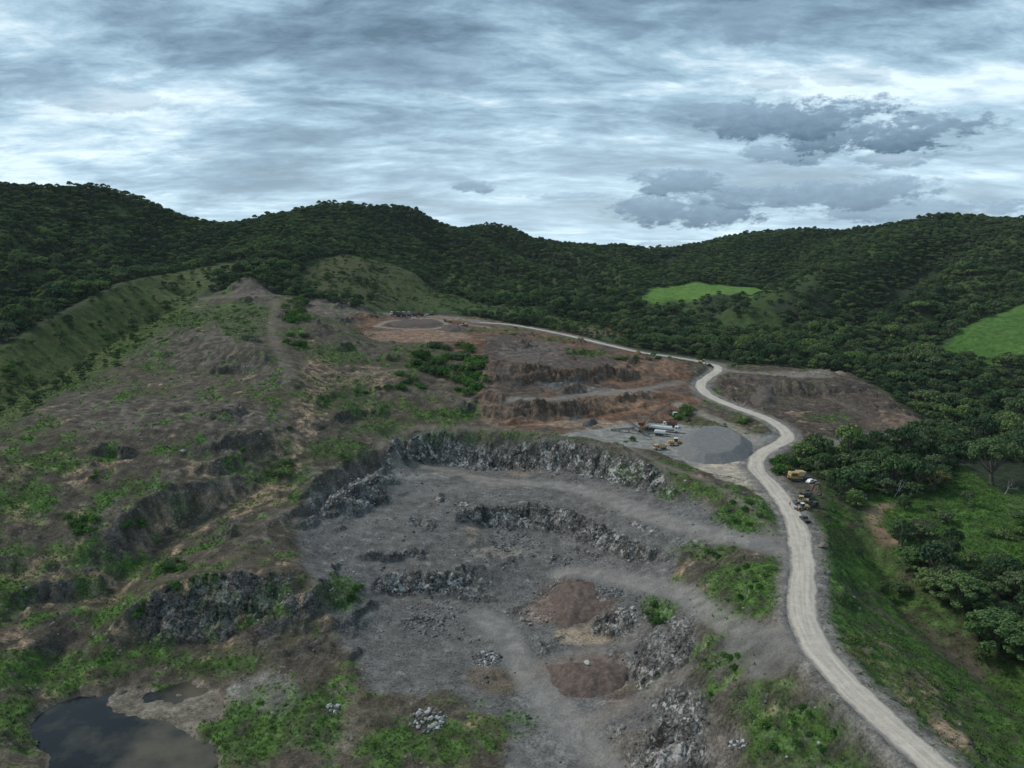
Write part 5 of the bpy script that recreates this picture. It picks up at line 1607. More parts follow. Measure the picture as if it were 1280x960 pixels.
def rock_mesh(seed, m, sub=2):
    rng = np.random.default_rng(seed)
    bm = bmesh.new(); bmesh.ops.create_icosphere(bm, subdivisions=sub, radius=1)
    cuts = [(Vector(rng.normal(size=3)).normalized(), rng.uniform(.45, .85)) for k in range(11)]
    for v in bm.verts:
        for nrm, dd in cuts:
            e = v.co.dot(nrm) - dd
            if e > 0: v.co -= nrm * e
        v.co *= rng.uniform(.96, 1.04)
        v.co.z *= .75
    me = bpy.data.meshes.new('boulder'); bm.to_mesh(me); bm.free(); me.materials.append(m)
    return me


ROCKS = {k: [rock_mesh(s + o, m) for s in range(5)] for k, m, o in (('g', ROCK_G, 10), ('p', ROCK_P, 20), ('w', ROCK_W, 30))}
PILES = [(540, 772, 34, 22, 46, .85, 'g', 'grey angular boulder in the rubble spread on the lowest floor', 'boulders on the lowest floor'),
         (668, 772, 24, 10, 40, 1.0, 'p', 'pinkish tan boulder in the heap at the foot of the red spoil', 'pinkish boulders by the red spoil'),
         (608, 824, 16, 9, 24, .85, 'w', 'pale grey boulder in the small pile beside the brown weeds', 'pale boulders beside the brown weeds'),
         (536, 900, 22, 14, 30, 1.0, 'w', 'whitish boulder in the loose pile on the grass at the front', 'whitish boulders on the front grass'),
         (416, 886, 7, 8, 7, .9, 'w', 'white block of stone lying in the grass near the pond', 'white blocks near the pond'),
         (755, 741, 22, 7, 30, .85, 'g', 'dark boulder heaped behind the red spoil', 'dark boulders behind the red spoil'),
         (645, 678, 34, 12, 40, .85, 'g', 'boulder fallen at the foot of the middle bench wall', 'boulders below the middle wall'),
         (578, 634, 10, 6, 14, .9, 'w', 'pale block on the end of the middle bench', 'pale blocks on the middle bench'),
         (440, 612, 34, 16, 22, .9, 'w', 'white broken block along the left rim of the pit', 'white blocks along the left rim'),
         (700, 700, 14, 10, 10, .7, 'g', 'small grey rock on the slope under the middle wall', 'small rocks under the middle wall'),
         (922, 930, 12, 6, 10, .9, 'w', 'chalky white rock on the bare slope near the bottom edge', 'chalky rocks near the bottom edge')]
rng = np.random.default_rng(404)
_nr = 0
for (u, v, ru, rv, n, size, kd, lb, grp) in PILES:
    a = rng.uniform(0, 6.283, n); q = np.sqrt(rng.random(n))
    du = ru * q * np.cos(a); dv = rv * q * np.sin(a)
    if 'left rim' in lb: dv = -du * .55 + rng.normal(0, 3, n)
    xs, ys, zs, ok = cast(u + du, v + dv, ground)
    for x, y in zip(xs, ys):
        s = .62 * size * min(1.7, float(np.exp(rng.normal(-.15, .45))))
        t = tag(link('boulder', ROCKS[kd][rng.integers(0, 5)], None, (x, y, float(ground(x, y)) + .2 * s)), lb, 'boulder', grp)
        t.scale = (s, s * rng.uniform(.7, 1.1), s * rng.uniform(.7, 1.2)); t.rotation_euler = (rng.uniform(-.4, .4), rng.uniform(-.4, .4), rng.uniform(0, 6.28))
        _nr += 1
x, y, z = G(1028, 684)
t = tag(link('boulder', ROCKS['p'][1], None, (x, y, z + .5)), 'single large pinkish boulder on the roadside bank', 'boulder'); t.scale = (2.0, 1.7, 1.6)
x, y, z = G(734, 838)
t = tag(link('boulder', ROCKS['w'][2], None, (x, y, z + 2.4)), 'single pale boulder lying on the low red heap', 'boulder'); t.scale = (1.2, 1.1, 1.0)
# the small stuff nobody could count
gxs, gys, rng = jitter_points(1.1, -210, 130, 130, 420, 405)
w = grid_at(M_QUARRY * (.20 + .9 * CRAG + .5 * sstep(.1, .45, nB + .5 * nC)) * np.clip(STONE * 2, 0, 1) * (1 - .9 * np.clip(G0 * 2, 0, 1)), gxs, gys)
w = np.maximum(w, grid_at(HILL * CRAG * .35, gxs, gys))
_u, _v, _f = to_px(gxs, gys, ground(gxs, gys))
k_ = (rng.random(len(gxs)) < w * .42) & (_u > -60) & (_u < 1340) & (_v < 990)
gxs, gys = gxs[k_], gys[k_]
for (u, v, ru, rv, n, size, kd, lb, grp) in PILES:
    if kd == 'p': continue
    a = rng.uniform(0, 6.283, 4 * n); q = np.sqrt(rng.random(4 * n)) * 1.15
    xs, ys, zs, ok = cast(u + ru * q * np.cos(a), v + rv * q * np.sin(a), ground)
    gxs = np.concatenate([gxs, xs]); gys = np.concatenate([gys, ys])
_rb = bmesh.new(); bmesh.ops.create_icosphere(_rb, subdivisions=1, radius=1)
_rr = np.random.default_rng(3)
_co = np.array([tuple(v.co * float(_rr.uniform(.7, 1.15))) for v in _rb.verts]); _id = np.array([[v.index for v in f.verts] for f in _rb.faces]).ravel(); _rb.free()


def rubble_mat():
    m, t, s = new_mat('rubble')
    g = t.n('ShaderNodeNewGeometry')
    cr = t.n('ShaderNodeValToRGB'); t.link(g.outputs['Random Per Island'], cr.inputs[0])
    e = cr.color_ramp.elements
    e[0].color = (.07, .069, .07, 1); e[1].color = (.42, .41, .395, 1); cr.color_ramp.elements.new(.6).color = (.16, .157, .155, 1); cr.color_ramp.elements.new(.86).color = (.24, .235, .23, 1)
    t.link(cr.outputs[0], s.inputs['Base Color']); s.inputs['Roughness'].default_value = .95; s.inputs['Specular IOR Level'].default_value = .1
    return m


n = len(gxs)
link('rubble', scatter_mesh('rubble', _co, _id, 3, np.stack([gxs, gys, ground(gxs, gys) + .05], 1), np.exp(rng.normal(-1.15, .45, n)), rng.uniform(0, 6.28, n), rubble_mat(), np.stack([rng.uniform(.7, 1.3, n), rng.uniform(.7, 1.3, n), rng.uniform(.5, 1.0, n)], 1)))
tag(bpy.data.objects['rubble'], 'grey broken rubble strewn over the pit floors', 'rubble', None, 'stuff')
print('rubble', n, 'bushes', _nb, 'boulders', _nr)


# ------------------------------------------------------------------ machines and vehicles
class MB:
    """collects boxes, wheels, wedges and bars; build() makes ONE mesh object"""
    def __init__(self):
        self.bm = bmesh.new()

    def box(self, cx, cy, cz, sx, sy, sz, ry=0.0, rz=0.0, taper=None, bev=.04):
        r = bmesh.ops.create_cube(self.bm, size=1.0)
        vs = r['verts']
        for v in vs:
            if taper and v.co.z > 0:
                v.co.x = v.co.x * taper[0] + (taper[2] if len(taper) > 2 else 0) / max(sx, .01); v.co.y *= taper[1]
            v.co = Vector((v.co.x * sx, v.co.y * sy, v.co.z * sz))
        b_ = min(bev, .2 * min(sx, sy, sz))
        if b_ > .005:
            ed = list({e for v in vs for e in v.link_edges})
            rr = bmesh.ops.bevel(self.bm, geom=ed, offset=b_, segments=1, affect='EDGES')
            vs = list({v for f in rr['faces'] for v in f.verts} | {v for v in vs if v.is_valid})
        bmesh.ops.transform(self.bm, verts=vs, matrix=Matrix.Translation((cx, cy, cz)) @ Matrix.Rotation(rz, 4, 'Z') @ Matrix.Rotation(ry, 4, 'Y'))
        return self

    def cyl(self, a, b, r, r2=None, seg=12):
        a, b = Vector(a), Vector(b); d = b - a
        rr = bmesh.ops.create_cone(self.bm, cap_ends=True, segments=seg, radius1=r, radius2=r if r2 is None else r2, depth=d.length)
        bmesh.ops.transform(self.bm, verts=rr['verts'], matrix=Matrix.Translation((a + b) / 2) @ d.to_track_quat('Z', 'Y').to_matrix().to_4x4())
        return self

    def beam(self, a, b, w, h=None):
        a, b = Vector(a), Vector(b); d = b - a
        rr = bmesh.ops.create_cube(self.bm, size=1.0)
        for v in rr['verts']: v.co = Vector((v.co.x * w, v.co.y * (h or w), v.co.z * d.length))
        bmesh.ops.transform(self.bm, verts=rr['verts'], matrix=Matrix.Translation((a + b) / 2) @ d.to_track_quat('Z', 'Y').to_matrix().to_4x4())
        return self

    def prism(self, prof, y0, y1):
        """profile in x,z swept along y"""
        a = [self.bm.verts.new((p[0], y0, p[1])) for p in prof]; b = [self.bm.verts.new((p[0], y1, p[1])) for p in prof]
        n = len(prof)
        self.bm.faces.new(a); self.bm.faces.new(b[::-1])
        for i in range(n): self.bm.faces.new((a[i], b[i], b[(i + 1) % n], a[(i + 1) % n]))
        return self

    def build(self, name, m, parent, label=None):
        bmesh.ops.recalc_face_normals(self.bm, faces=self.bm.faces[:])
        me = bpy.data.meshes.new(name); self.bm.to_mesh(me); self.bm.free()
        me.materials.append(m)
        o = link(name, me, parent)
        if label: o['label'] = label
        return o


def wheel(t, x, y, r, w, rim='steel'):
    o = MB().cyl((x, y - w / 2, r), (x, y + w / 2, r), r, seg=16).build('wheel', M['rubber'], t)
    s = 1 if y > 0 else -1
    MB().cyl((x, y + s * (w / 2 - .02), r), (x, y + s * (w / 2 + .03), r), r * .52, seg=12).build('rim', M[rim], o)
    return o


def headlights(t, x, y, z, s=.22):
    for k in (-1, 1):
        MB().box(x, k * y, z, .08, s, s * .7).build('headlight', M['lamp'], t)


def put_on(t, u=None, v=None, dx=0, dy=0):
    return t


def site(u, v, ang):
    """position on the ground and heading: ang is measured on the map, 0 = to the right of the picture, 90 = away"""
    x, y, z = G(u, v)
    return (x, y, z + .02), R(ang)


def flat_pad(t, l, w):
    """lift a machine to the ground under it"""
    x, y, z = t.location
    a = t.rotation_euler.z
    c = np.array([(i, j) for i in (-l / 2, 0, l / 2) for j in (-w / 2, w / 2)])
    px = x + c[:, 0] * math.cos(a) - c[:, 1] * math.sin(a); py = y + c[:, 0] * math.sin(a) + c[:, 1] * math.cos(a)
    h = ground(px, py)
    A = np.stack([c[:, 0], np.ones(6)], 1)
    k, z0 = np.linalg.lstsq(A, h, rcond=None)[0]
    t.location.z = float(z0 + .03)
    t.rotation_euler = (0, -math.atan(k), a)
    return t


def dump_truck(u, v, ang, label, cab='white', bed='dark', group=None, sc=1.0, load=None, raised=0):
    loc, rz = site(u, v, ang)
    t = thing('dump_truck', label, 'dump truck', loc, rz, group); t.scale = (sc,) * 3
    MB().box(-.2, 0, .95, 8.0, .9, .35).build('chassis', M['dark'], t)
    c = MB().box(3.0, 0, 1.95, 1.9, 2.4, 2.0, taper=(.86, .94, -.1)).box(3.2, 0, 1.05, 2.0, 2.3, .6).build('cab', M[cab], t)
    MB().box(3.86, 0, 2.35, .12, 2.0, .75, ry=-.12).build('windscreen', M['glass'], c)
    for k in (-1, 1): MB().box(3.05, k * 1.17, 2.35, .9, .08, .6).build('window', M['glass'], c)
    b = MB()
    th = raised
    b.box(-1.4, 0, 1.35, 5.6, 2.5, .2).box(-1.4, 1.25, 2.0, 5.6, .12, 1.3).box(-1.4, -1.25, 2.0, 5.6, .12, 1.3).box(1.4, 0, 2.15, .14, 2.5, 1.6).box(-4.15, 0, 1.95, .12, 2.5, 1.2).box(1.9, 0, 2.95, 1.2, 2.5, .1)
    for q in (-3.2, -2.0, -.8, .4): b.box(q, 1.33, 1.95, .14, .08, 1.2).box(q, -1.33, 1.95, .14, .08, 1.2)
    o = b.build('bed', M[bed], t)
    if load: MB().prism([(-4.0, 1.45), (1.3, 1.45), (.3, 2.7), (-1.4, 3.0), (-3.0, 2.6)], -1.15, 1.15).build('load', M[load], o)
    for x in (2.9, -2.0, -3.3):
        for k in (-1, 1): wheel(t, x, k * 1.05, .52, .45)
    headlights(t, 4.22, .85, 1.0)
    return flat_pad(t, 7, 2)


def small_car(u, v, ang, label, paint, kind='car', group=None):
    loc, rz = site(u, v, ang)
    nm = {'car': 'parked_car', 'pickup': 'pickup_truck', 'suv': 'parked_car'}[kind]
    t = thing(nm, label, {'car': 'car', 'pickup': 'pickup', 'suv': 'car'}[kind], loc, rz, group)
    tall = .35 if kind != 'car' else .1
    if kind == 'pickup':
        MB().prism([(-2.6, .45), (-2.6, 1.05), (-.6, 1.05), (2.5, 1.08), (2.65, .8), (2.65, .45)], -.95, .95).build('body', M[paint], t)
        g = MB().prism([(-.65, 1.06), (-.45, 1.78), (.75, 1.8), (1.45, 1.1)], -.84, .84).build('cabin', M[paint], t)
        MB().prism([(.80, 1.72), (1.40, 1.12), (1.46, 1.14), (.86, 1.78)], -.74, .74).build('windscreen', M['glass'], g)
        for k in (-1, 1): MB().box(.25, k * .85, 1.45, 1.2, .05, .42).build('window', M['glass'], g)
        MB().box(-.60, 0, 1.45, .06, 1.4, .4).build('rear_window', M['glass'], g)
        MB().box(-1.65, 0, .95, 1.7, 1.6, .3, bev=0).build('cargo_bed', M['dark'], t)
        MB().box(-2.63, 0, .8, .05, 1.6, .4).build('tailgate', M[paint], t)
        for k in (-1, 1): MB().box(-2.62, k * .86, .82, .08, .16, .32).build('tail_light', M['tail'], t)
    else:
        MB().prism([(-2.2, .4), (-2.25, .85 + tall * .4), (2.0, .85 + tall * .3), (2.2, .7), (2.2, .4)], -.9, .9).build('body', M[paint], t)
        g = MB().prism([(-2.0 if kind == 'suv' else -1.6, .85 + tall * .4), (-1.7 if kind == 'suv' else -1.0, 1.4 + tall), (.5, 1.42 + tall), (1.3, .88 + tall * .3)], -.78, .78).build('cabin', M[paint], t)
        MB().prism([(.58, 1.34 + tall), (1.24, .93 + tall * .3), (1.31, .95 + tall * .3), (.65, 1.40 + tall)], -.68, .68).build('windscreen', M['glass'], g)
        for k in (-1, 1): MB().box(-.5, k * .80, 1.12 + tall * .75, 1.9, .05, .36).build('window', M['glass'], g)
        for k in (-1, 1): MB().box(-2.23, k * .75, .8, .06, .22, .2).build('tail_light', M['tail'], t)
    for x in (1.45, -1.5):
        for k in (-1, 1): wheel(t, x, k * .82, .36, .24, 'silver')
    headlights(t, 2.2 if kind != 'pickup' else 2.64, .68, .75, .26)
    return flat_pad(t, 4, 1.6)


def excavator(u, v, ang, label, paint='yellow', boom=None, reach=1.0):
    loc, rz = site(u, v, ang)
    t = thing('excavator', label, 'excavator', loc, rz)
    for k in (-1, 1):
        tr = MB().prism([(-2.1, .1), (-2.3, .5), (-2.0, .95), (2.0, .95), (2.3, .5), (2.1, .1)], k * 1.2 - .3, k * 1.2 + .3).build('track', M['dark'], t)
        m_ = MB()
        for q in (-1.5, -.5, .5, 1.5): m_.cyl((q, k * 1.5, .45), (q, k * 1.54, .45), .28)
        m_.build('roller', M['steel'], tr)
    MB().cyl((0, 0, .9), (0, 0, 1.2), .8).build('turntable', M['dark'], t)
    h = MB().box(-.7, 0, 1.85, 3.6, 2.6, 1.3, bev=.12).build('engine_house', M[paint], t)
    MB().box(-2.2, 0, 1.85, .6, 2.5, 1.2, bev=.2).build('counterweight', M['dark'], h)
    MB().cyl((-1.6, -.6, 2.4), (-1.6, -.6, 3.1), .1).build('exhaust', M['dark'], h)
    c = MB().box(.65, .8, 2.35, 1.5, 1.0, 1.7, taper=(.85, .95, -.1)).build('cab', M[paint], t)
    MB().box(1.38, .8, 2.45, .1, .8, 1.1, ry=-.1).build('windscreen', M['glass'], c)
    MB().box(.65, 1.3, 2.5, 1.1, .06, .9).build('window', M['glass'], c)
    bp = M[boom or paint]
    MB().beam((.9, -.1, 1.8), (2.6, -.1, 5.0), .5, .6).beam((2.5, -.1, 4.9), (5.2 * reach, -.1, 5.2), .42, .5).build('boom', bp, t)
    MB().beam((5.0 * reach, -.1, 5.4), (6.1 * reach, -.1, 2.1), .36, .42).build('stick', bp, t)
    MB().beam((1.2, .25, 1.7), (2.6, .25, 3.9), .16).beam((2.9, -.1, 5.5), (5.0 * reach, -.1, 5.7), .16).build('hydraulic_ram', M['silver'], t)
    x0 = 6.1 * reach
    MB().prism([(x0 - .1, 2.2), (x0 + .4, 1.6), (x0 + .2, .7), (x0 - .7, .5), (x0 - 1.0, 1.0), (x0 - .3, 1.1)], -.65, .45).build('bucket', M['dark'], t)
    return flat_pad(t, 4, 2.4)


def wheel_loader(u, v, ang, label, paint='yellow', sc=1.0):
    loc, rz = site(u, v, ang)
    t = thing('wheel_loader', label, 'wheel loader', loc, rz); t.scale = (sc,) * 3
    MB().box(-2.3, 0, 1.75, 3.0, 1.9, 1.3, taper=(.95, .9), bev=.15).build('engine_hood', M[paint], t)
    MB().box(-3.9, 0, 1.35, .5, 2.3, 1.0).build('counterweight', M[paint], t)
    MB().box(.9, 0, 1.3, 2.2, 1.1, .9).box(1.4, 0, 1.9, .8, 1.0, .7).build('front_frame', M[paint], t)
    c = MB().box(-.5, 0, 2.65, 1.6, 1.6, 1.7, taper=(.9, .9)).build('cab', M['dark'], t)
    MB().box(-.5, 0, 3.55, 1.75, 1.75, .16).build('roof', M['white'], c)
    MB().box(.32, 0, 2.75, .08, 1.3, 1.1).build('windscreen', M['glass'], c)
    for k in (-1, 1): MB().box(-.5, k * .79, 2.8, 1.1, .06, 1.0).build('window', M['glass'], c)
    for k in (-1, 1):
        MB().beam((1.2, k * .65, 2.1), (3.4, k * .65, .9), .25, .4).build('lift_arm', M[paint], t)
        MB().box(-2.3, k * 1.2, 1.75, 1.5, .5, .14).build('mudguard', M[paint], t)
    MB().prism([(3.2, .15), (4.6, .1), (4.65, .2), (3.5, .45), (3.3, 1.3), (3.7, 1.75), (3.55, 1.8), (3.0, 1.3)], -1.55, 1.55).build('bucket', M['dark'], t)
    for x in (1.2, -2.2):
        for k in (-1, 1): wheel(t, x, k * 1.2, .82, .65, 'yellow')
    headlights(t, 1.85, .5, 2.25, .2)
    return flat_pad(t, 5, 2.4)


def trailer_truck(u, v, ang, label, L=14.0, cab=True, name='tank_truck', paint='white', cat='truck'):
    """a long white-bodied truck seen from above"""
    loc, rz = site(u, v, ang)
    t = thing(name, label, cat, loc, rz)
    MB().box(-.5, 0, 1.0, L, .9, .35).build('chassis', M['dark'], t)
    b = MB().box(-1.6, 0, 2.05, L - 3.2, 2.3, 1.5, bev=.35)
    for q in np.linspace(-L / 2 + 1.2, L / 2 - 4, 6): b.box(q, 0, 2.06, .12, 2.38, 1.56, bev=.3)
    b.build('body', M[paint], t)
    MB().box(-1.6, 0, 2.84, L - 4.5, .5, .12).build('walkway', M['grey'], t)
    if cab:
        x = L / 2 - .9
        c = MB().box(x, 0, 2.1, 2.0, 2.4, 2.3, taper=(.88, .94, -.1)).box(x + .1, 0, 1.0, 2.0, 2.3, .6).build('cab', M['white'], t)
        MB().box(x + .96, 0, 2.5, .1, 2.0, .8, ry=-.1).build('windscreen', M['glass'], c)
        for k in (-1, 1): MB().box(x, k * 1.18, 2.5, .9, .07, .7).build('window', M['glass'], c)
        headlights(t, L / 2 + .22, .85, 1.0)
        for k in (-1, 1): wheel(t, x, k * 1.05, .52, .4)
    else:
        MB().beam((L / 2 - 2.5, .5, .2), (L / 2 - 2.5, .5, 1.0), .16).beam((L / 2 - 2.5, -.5, .2), (L / 2 - 2.5, -.5, 1.0), .16).build('landing_leg', M['dark'], t)
    for q in (-L / 2 + 1.0, -L / 2 + 2.3, -L / 2 + 3.6):
        for k in (-1, 1): wheel(t, q, k * 1.05, .52, .4)
    return flat_pad(t, L * .8, 2)


def conveyor(u, v, ang, label, L=16, z0=1.0, z1=6.0, paint='steel', w=1.1):
    loc, rz = site(u, v, ang)
    t = thing('conveyor', label, 'conveyor', loc, rz)
    a = math.atan2(z1 - z0, L)
    m_ = MB()
    for k in (-1, 1):
        m_.beam((-L / 2, k * w / 2, z0), (L / 2, k * w / 2, z1), .14, .14).beam((-L / 2, k * w / 2, z0 - .7), (L / 2, k * w / 2, z1 - .7), .12, .12)
        n = int(L / 1.6)
        for q in range(n + 1):
            s = q / n; x = -L / 2 + L * s; z = z0 + (z1 - z0) * s
            m_.beam((x, k * w / 2, z), (x, k * w / 2, z - .7), .08)
            if q < n: m_.beam((x, k * w / 2, z - .7), (x + L / n, k * w / 2, z + (z1 - z0) / n), .07)
    m_.build('lattice_frame', M[paint], t)
    MB().box(0, 0, (z0 + z1) / 2 + .12, math.hypot(L, z1 - z0) * .98, w * .8, .1, ry=-a, bev=0).build('belt', M['belt'], t)
    for (s, nm) in ((.0, 'tail_drum'), (1., 'head_drum')):
        x = -L / 2 + L * s; z = z0 + (z1 - z0) * s
        MB().cyl((x, -w * .55, z), (x, w * .55, z), .3).build(nm, M['dark'], t)
    for s in (.35, .78):
        x = -L / 2 + L * s; z = z0 + (z1 - z0) * s - .7
        MB().beam((x, w / 2, z), (x + .3, w * .9, 0), .16).beam((x, -w / 2, z), (x + .3, -w * .9, 0), .16).beam((x + .2, -w * .8, .6), (x + .2, w * .8, .6), .1).build('trestle', M[paint], t)
    return t


def screen_plant(u, v, ang, label):
    loc, rz = site(u, v, ang)
    t = thing('screening_machine', label, 'screening machine', loc, rz)
    MB().box(0, 0, 1.1, 7.5, 2.2, .4).box(2.8, 0, .5, .4, 2.0, 1.0).box(-2.8, 0, .5, .4, 2.0, 1.0).build('chassis', M['rust'], t)
    MB().box(0, 0, 3.6, 6.0, 2.3, 1.3, ry=-.42).build('screen_box', M['tan'], t)
    MB().box(0, 0, 4.4, 5.4, 1.9, .1, ry=-.42, bev=0).build('mesh_deck', M['belt'], t)
    MB().prism([(-4.4, 5.0), (-1.8, 5.6), (-2.4, 3.8), (-3.6, 3.4)], -1.3, 1.3).build('hopper', M['rust'], t)
    for x in (-2.4, 2.4):
        for k in (-1, 1): MB().beam((x, k * .95, 1.2), (x, k * .95, 3.2 + x * .42), .22).build('leg', M['steel'], t)
    m_ = MB()
    for q in range(7): m_.beam((-3 + q, 1.35, 3.0), (-3 + q, 1.35, 4.0), .07)
    m_.beam((-3.2, 1.35, 3.0), (3.2, 1.35, 3.0), .3, .1).beam((-3.2, 1.35, 4.0), (3.2, 1.35, 4.0), .07).build('railing', M['yellow'], t)
    for k in (-1, 1): wheel(t, -3.4, k * 1.0, .5, .4)
    return flat_pad(t, 6, 2)


def tracked_crusher(u, v, ang, label, paint='yellow'):
    loc, rz = site(u, v, ang)
    t = thing('mobile_crusher', label, 'crusher', loc, rz)
    for k in (-1, 1): MB().prism([(-2.0, .1), (-2.3, .5), (-2.0, .95), (2.0, .95), (2.3, .5), (2.0, .1)], k * 1.15 - .28, k * 1.15 + .28).build('track', M['dark'], t)
    MB().box(0, 0, 1.25, 5.6, 2.3, .5).build('chassis', M[paint], t)
    h = MB().box(-1.0, 0, 2.5, 3.4, 2.5, 1.9, bev=.12).build('engine_house', M[paint], t)
    MB().box(-1.0, -1.27, 2.5, 2.4, .06, 1.1).build('grille', M['dark'], h)
    MB().cyl((-1.8, .5, 3.4), (-1.8, .5, 4.1), .12).build('exhaust', M['dark'], h)
    MB().prism([(.6, 2.2), (2.9, 2.6), (3.6, 4.1), (.4, 3.9)], -1.5, 1.5).build('hopper', M['tan'], t)
    MB().beam((-2.4, 0, 1.4), (-5.2, 0, 3.0), .9, .25).build('discharge_belt', M['belt'], t)
    return flat_pad(t, 4, 2.4)


def drum_roller(u, v, ang, label, paint='tan', canopy='tan'):
    loc, rz = site(u, v, ang)
    t = thing('road_roller', label, 'road roller', loc, rz)
    MB().cyl((1.9, -1.05, .75), (1.9, 1.05, .75), .75, seg=20).build('drum', M['steel'], t)
    MB().box(1.9, 1.16, .85, 1.9, .14, .3).box(1.9, -1.16, .85, 1.9, .14, .3).box(.8, 0, .95, .5, 2.3, .4).build('drum_frame', M[paint], t)
    MB().box(-1.5, 0, 1.35, 2.5, 1.7, 1.0, taper=(.9, .9), bev=.12).build('engine_hood', M[paint], t)
    for x in (-.7, .45):
        for k in (-1, 1): MB().beam((x, k * .75, 1.2), (x, k * .75, 2.75), .08).build('post', M['dark'], t)
    MB().box(-.12, 0, 2.8, 1.6, 1.8, .14).build('canopy', M[canopy], t)
    MB().box(-.3, 0, 1.5, .5, .6, .7).build('seat', M['dark'], t)
    for k in (-1, 1): wheel(t, -1.6, k * .95, .75, .5, 'yellow')
    return flat_pad(t, 3.5, 2)


def motor_grader(u, v, ang, label):
    loc, rz = site(u, v, ang)
    t = thing('motor_grader', label, 'grader', loc, rz)
    MB().box(-2.2, 0, 1.6, 3.0, 1.7, 1.2, taper=(.95, .9), bev=.1).build('engine_hood', M['tan'], t)
    MB().beam((-.6, 0, 1.9), (4.2, 0, 1.4), .45, .5).beam((4.0, 0, 1.5), (4.6, 0, .8), .5).build('main_beam', M['tan'], t)
    c = MB().box(-.1, 0, 2.3, 1.5, 1.7, 1.9, taper=(.88, .9)).build('cab', M['tan'], t)
    MB().box(.64, 0, 2.5, .1, 1.4, 1.1).build('windscreen', M['glass'], c)
    for k in (-1, 1): MB().box(-.1, k * .83, 2.5, 1.1, .07, 1.0).build('window', M['glass'], c)
    MB().box(1.8, 0, .55, .25, 3.6, .7, rz=.5).build('blade', M['dark'], t)
    for x in (4.4, -1.5, -3.0):
        for k in (-1, 1): wheel(t, x, k * 1.0, .62, .4, 'yellow')
    return flat_pad(t, 6, 2)


def flat_trailer(u, v, ang, label, L=7.0):
    loc, rz = site(u, v, ang)
    t = thing('flatbed_trailer', label, 'trailer', loc, rz)
    MB().box(0, 0, .95, L, 2.3, .22).beam((L / 2, 0, .85), (L / 2 + 1.8, 0, .7), .2).build('deck', M['dark'], t)
    m_ = MB()
    for k in (-1, 1):
        m_.beam((-L / 2, k * 1.1, 1.6), (L / 2, k * 1.1, 1.6), .08)
        for q in np.linspace(-L / 2, L / 2, 6): m_.beam((q, k * 1.1, 1.0), (q, k * 1.1, 1.6), .08)
    m_.build('side_rail', M['steel'], t)
    for q in (-1.4, -.3):
        for k in (-1, 1): wheel(t, q, k * 1.0, .45, .35)
    return flat_pad(t, L, 2)


def barrel(u, v, label, paint='blue'):
    loc, rz = site(u, v, 0)
    t = thing('barrel', label, 'barrel', loc)
    MB().cyl((0, 0, 0), (0, 0, 1.1), .45, seg=16).build('drum', M[paint], t)
    m_ = MB()
    for z in (.3, .75, 1.08): m_.cyl((0, 0, z), (0, 0, z + .06), .48, seg=16)
    m_.build('hoop', M[paint], t)
    return t


def person(u, v, ang, label, top='cloth_b', legs='cloth_a', hair='hair'):
    loc, rz = site(u, v, ang)
    t = thing('person', label, 'person', loc, rz)
    V = [(0, 0, .96), (0, 0, 1.12), (0, 0, 1.32), (0, 0, 1.46), (.01, 0, 1.54), (.02, 0, 1.66), (.02, 0, 1.74),
         (0, .10, .90), (.02, .12, .50), (0, .13, .08), (.14, .14, .04), (0, -.10, .90), (-.02, -.12, .50), (-.03, -.13, .08), (.11, -.14, .04),
         (0, .18, 1.42), (-.02, .24, 1.15), (.06, .26, .92), (.09, .25, .82), (0, -.18, 1.42), (-.02, -.24, 1.15), (.06, -.26, .92), (.09, -.25, .82)]
    E = [(0, 1), (1, 2), (2, 3), (3, 4), (4, 5), (5, 6), (0, 7), (7, 8), (8, 9), (9, 10), (0, 11), (11, 12), (12, 13), (13, 14), (3, 15), (15, 16), (16, 17), (17, 18), (3, 19), (19, 20), (20, 21), (21, 22)]
    Rr = [.15, .14, .16, .12, .055, .10, .07, .10, .07, .05, .04, .10, .07, .05, .04, .065, .05, .038, .035, .065, .05, .038, .035]
    me = bpy.data.meshes.new('body'); me.from_pydata([(a, b, c) for a, b, c in V], E, [])
    o = link('body', me, t)
    md = o.modifiers.new('skin', 'SKIN')
    for i, r in enumerate(Rr): me.skin_vertices[0].data[i].radius = (r * .85, r)
    me.skin_vertices[0].data[0].use_root = True
    sb = o.modifiers.new('smooth', 'SUBSURF'); sb.levels = sb.render_levels = 1
    dg = bpy.context.evaluated_depsgraph_get()
    nm = bpy.data.meshes.new_from_object(o.evaluated_get(dg))
    o.modifiers.clear(); o.data = nm
    nm.materials.clear()
    for k in (top, legs, 'skin', 'rubber'): nm.materials.append(M[k])
    for p in nm.polygons:
        z, y = p.center.z, abs(p.center.y)
        p.material_index = 2 if (z > 1.49 or (y > .2 and z < 1.08 and z > .7)) else (3 if z < .09 else (1 if z < 1.0 else 0))
        p.use_smooth = True
    bm = bmesh.new(); bmesh.ops.create_icosphere(bm, subdivisions=2, radius=.112)
    for q in list(bm.verts):
        q.co += Vector((.005, 0, 1.70))
    bmesh.ops.delete(bm, geom=[q for q in bm.verts if q.co.z < 1.69 and q.co.x > 0], context='VERTS')
    hm = bpy.data.meshes.new('hair'); bm.to_mesh(hm); bm.free(); hm.materials.append(M[hair]); link('hair', hm, t)
    return t


